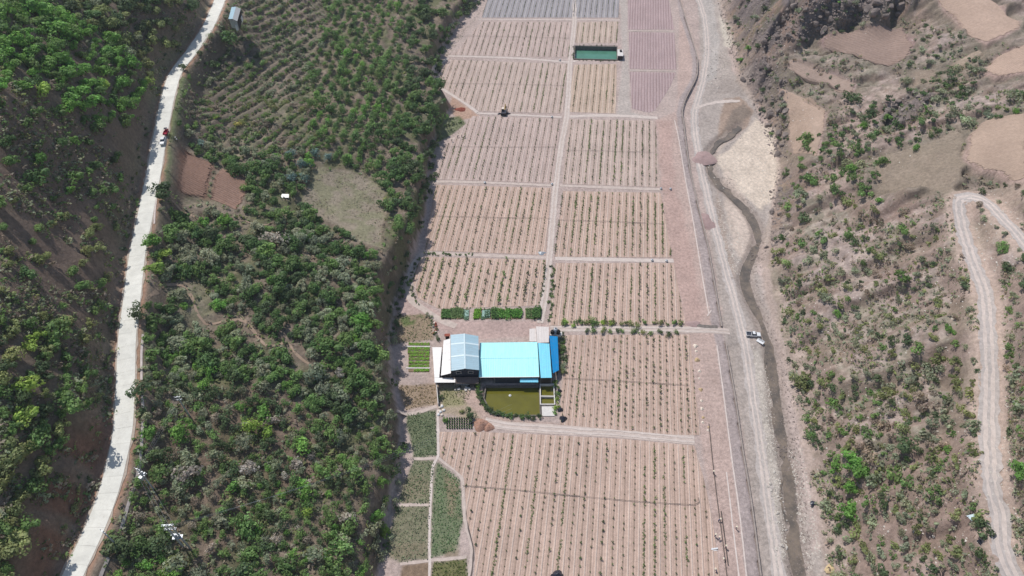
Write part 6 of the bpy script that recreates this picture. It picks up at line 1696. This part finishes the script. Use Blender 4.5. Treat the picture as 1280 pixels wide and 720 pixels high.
def pose(kind):
    b = {'standing': 0, 'bending': 1.0, 'walking': .1}[kind]
    st = .28 if kind == 'walking' else .05
    def up(h): return (.02 + math.sin(b) * h, math.cos(b) * h + .92)
    J = {'pelvis': ((0, 0, .92), .14, None)}
    for n, h, r, par in (('waist', .18, .125, 'pelvis'), ('chest', .42, .15, 'waist'), ('neck', .57, .06, 'chest'), ('head', .70, .10, 'neck'), ('crown', .79, .08, 'head')):
        x, z = up(h); J[n] = ((x, 0, z), r, par)
    cx, cz = up(.47)
    for s, sd in ((1, 'l'), (-1, 'r')):
        J['shoulder' + sd] = ((cx, s * .19, cz), .07, 'chest')
        ex, ez = (cx + .05, cz - .28); J['elbow' + sd] = ((ex, s * .25, ez), .05, 'shoulder' + sd)
        J['wrist' + sd] = ((ex + .15, s * .23, ez - .2), .035, 'elbow' + sd); J['palm' + sd] = ((ex + .19, s * .22, ez - .27), .035, 'wrist' + sd)
        for f in range(4): J['finger%d' % f + sd] = ((ex + .21 + .01 * f, s * (.19 + .02 * f), ez - .35 - .01 * (f % 2)), .01, 'palm' + sd)
        J['thumb' + sd] = ((ex + .25, s * .18, ez - .29), .011, 'palm' + sd)
        J['hip' + sd] = ((0, s * .1, .86), .1, 'pelvis'); J['knee' + sd] = ((s * st * .5 + .03, s * .11, .48), .07, 'hip' + sd)
        J['ankle' + sd] = ((s * st, s * .11, .09), .045, 'knee' + sd); J['toe' + sd] = ((s * st + .17, s * .13, .04), .04, 'ankle' + sd)
    return J
BODY = {}
for k in ('standing', 'bending', 'walking'):
    me = figure(pose(k), 'body_' + k); J = pose(k)
    hp = np.array(J['head'][0]); hands = [np.array(J['palm' + s][0]) for s in 'lr']
    co = np.zeros(len(me.vertices) * 3); me.vertices.foreach_get('co', co); co = co.reshape(-1, 3)
    for pl in me.polygons:
        cc = co[list(pl.vertices)].mean(0)
        if np.linalg.norm(cc - hp) < .16 or min(np.linalg.norm(cc - h) for h in hands) < .14: pl.material_index = 1
    BODY[k] = (me, np.array(J['crown'][0]))
hat = MB().lathe([(.0, .0), (.27, -.02), (.28, .0), (.13, .05), (.1, .14), (.02, .16)], 14).mesh('hat'); hat.materials.append(M['hat'])
def person(px, py, kind, rz, label):
    p = on1(px, py); o = link('person', BODY[kind][0], None, None, (p[0], p[1], p[2] + .03), rz)
    tag(o, label, 'person', 'workers at the orchard edge')
    h = link('sun_hat', hat, None, o); h.location = BODY[kind][1] + np.array((0, 0, .03))
for a in [(897.5,652,'bending',.5,'worker in pale hat bending at the upper end of the double pipe'), (893.5,671,'standing',2,'worker in pale hat standing left of the double pipe'), (898,676,'bending',1.2,'worker bending just right of the one left of the pipe'), (906.5,685,'standing',3,'worker in pale hat standing over the pipe, right of the pale sheet'),
          (905,698,'bending',4,'lowest bending worker beside the pipe end'), (919.5,661,'walking',5,'lone worker walking on the bare strip right of the pipe'), (891,592,'standing',0,'worker standing alone by the long pipe, upper part'), (895,716,'bending',2,'worker at the bottom edge beside the pipe'),
          (572,172.5,'bending',1,'left worker of three in the upper left orchard plot'), (577,171.5,'standing',0,'middle worker of three in the upper left orchard plot'), (582,172.5,'bending',3,'right worker of three in the upper left orchard plot'), (565,177.5,'standing',2,'worker lower left of the three in the upper left plot')]: person(*a)
p = at(893, 687, .05); tag(MB().prism([(-1, -.2, .25), (1, .1, .25), (1, .5, .3), (-.9, .3, .3)], .08).box(.2, -.3, 0, 1.2, .15, .12, .1).build('sheet', M['white_paint'], loc=tuple(p)), 'pale sheet lying on the soil left of the pipe workers', 'sheet')
# ------------------------------------------------------------------ thin summer haze over the valley
hz = MB().box(0, 250, -45, 1500, 1500, 262)
hm, hnt, hnodes, hlinks, hb = new_mat('haze_air')
pv = hnodes.new('ShaderNodeVolumePrincipled'); pv.inputs['Color'].default_value = (.86, .92, 1, 1); pv.inputs['Density'].default_value = HAZE; pv.inputs['Anisotropy'].default_value = .2
hnodes.remove(hb); hlinks.new(pv.outputs[0], hnodes['Material Output'].inputs['Volume'])
tag(hz.build('haze', hm), kind='stuff')
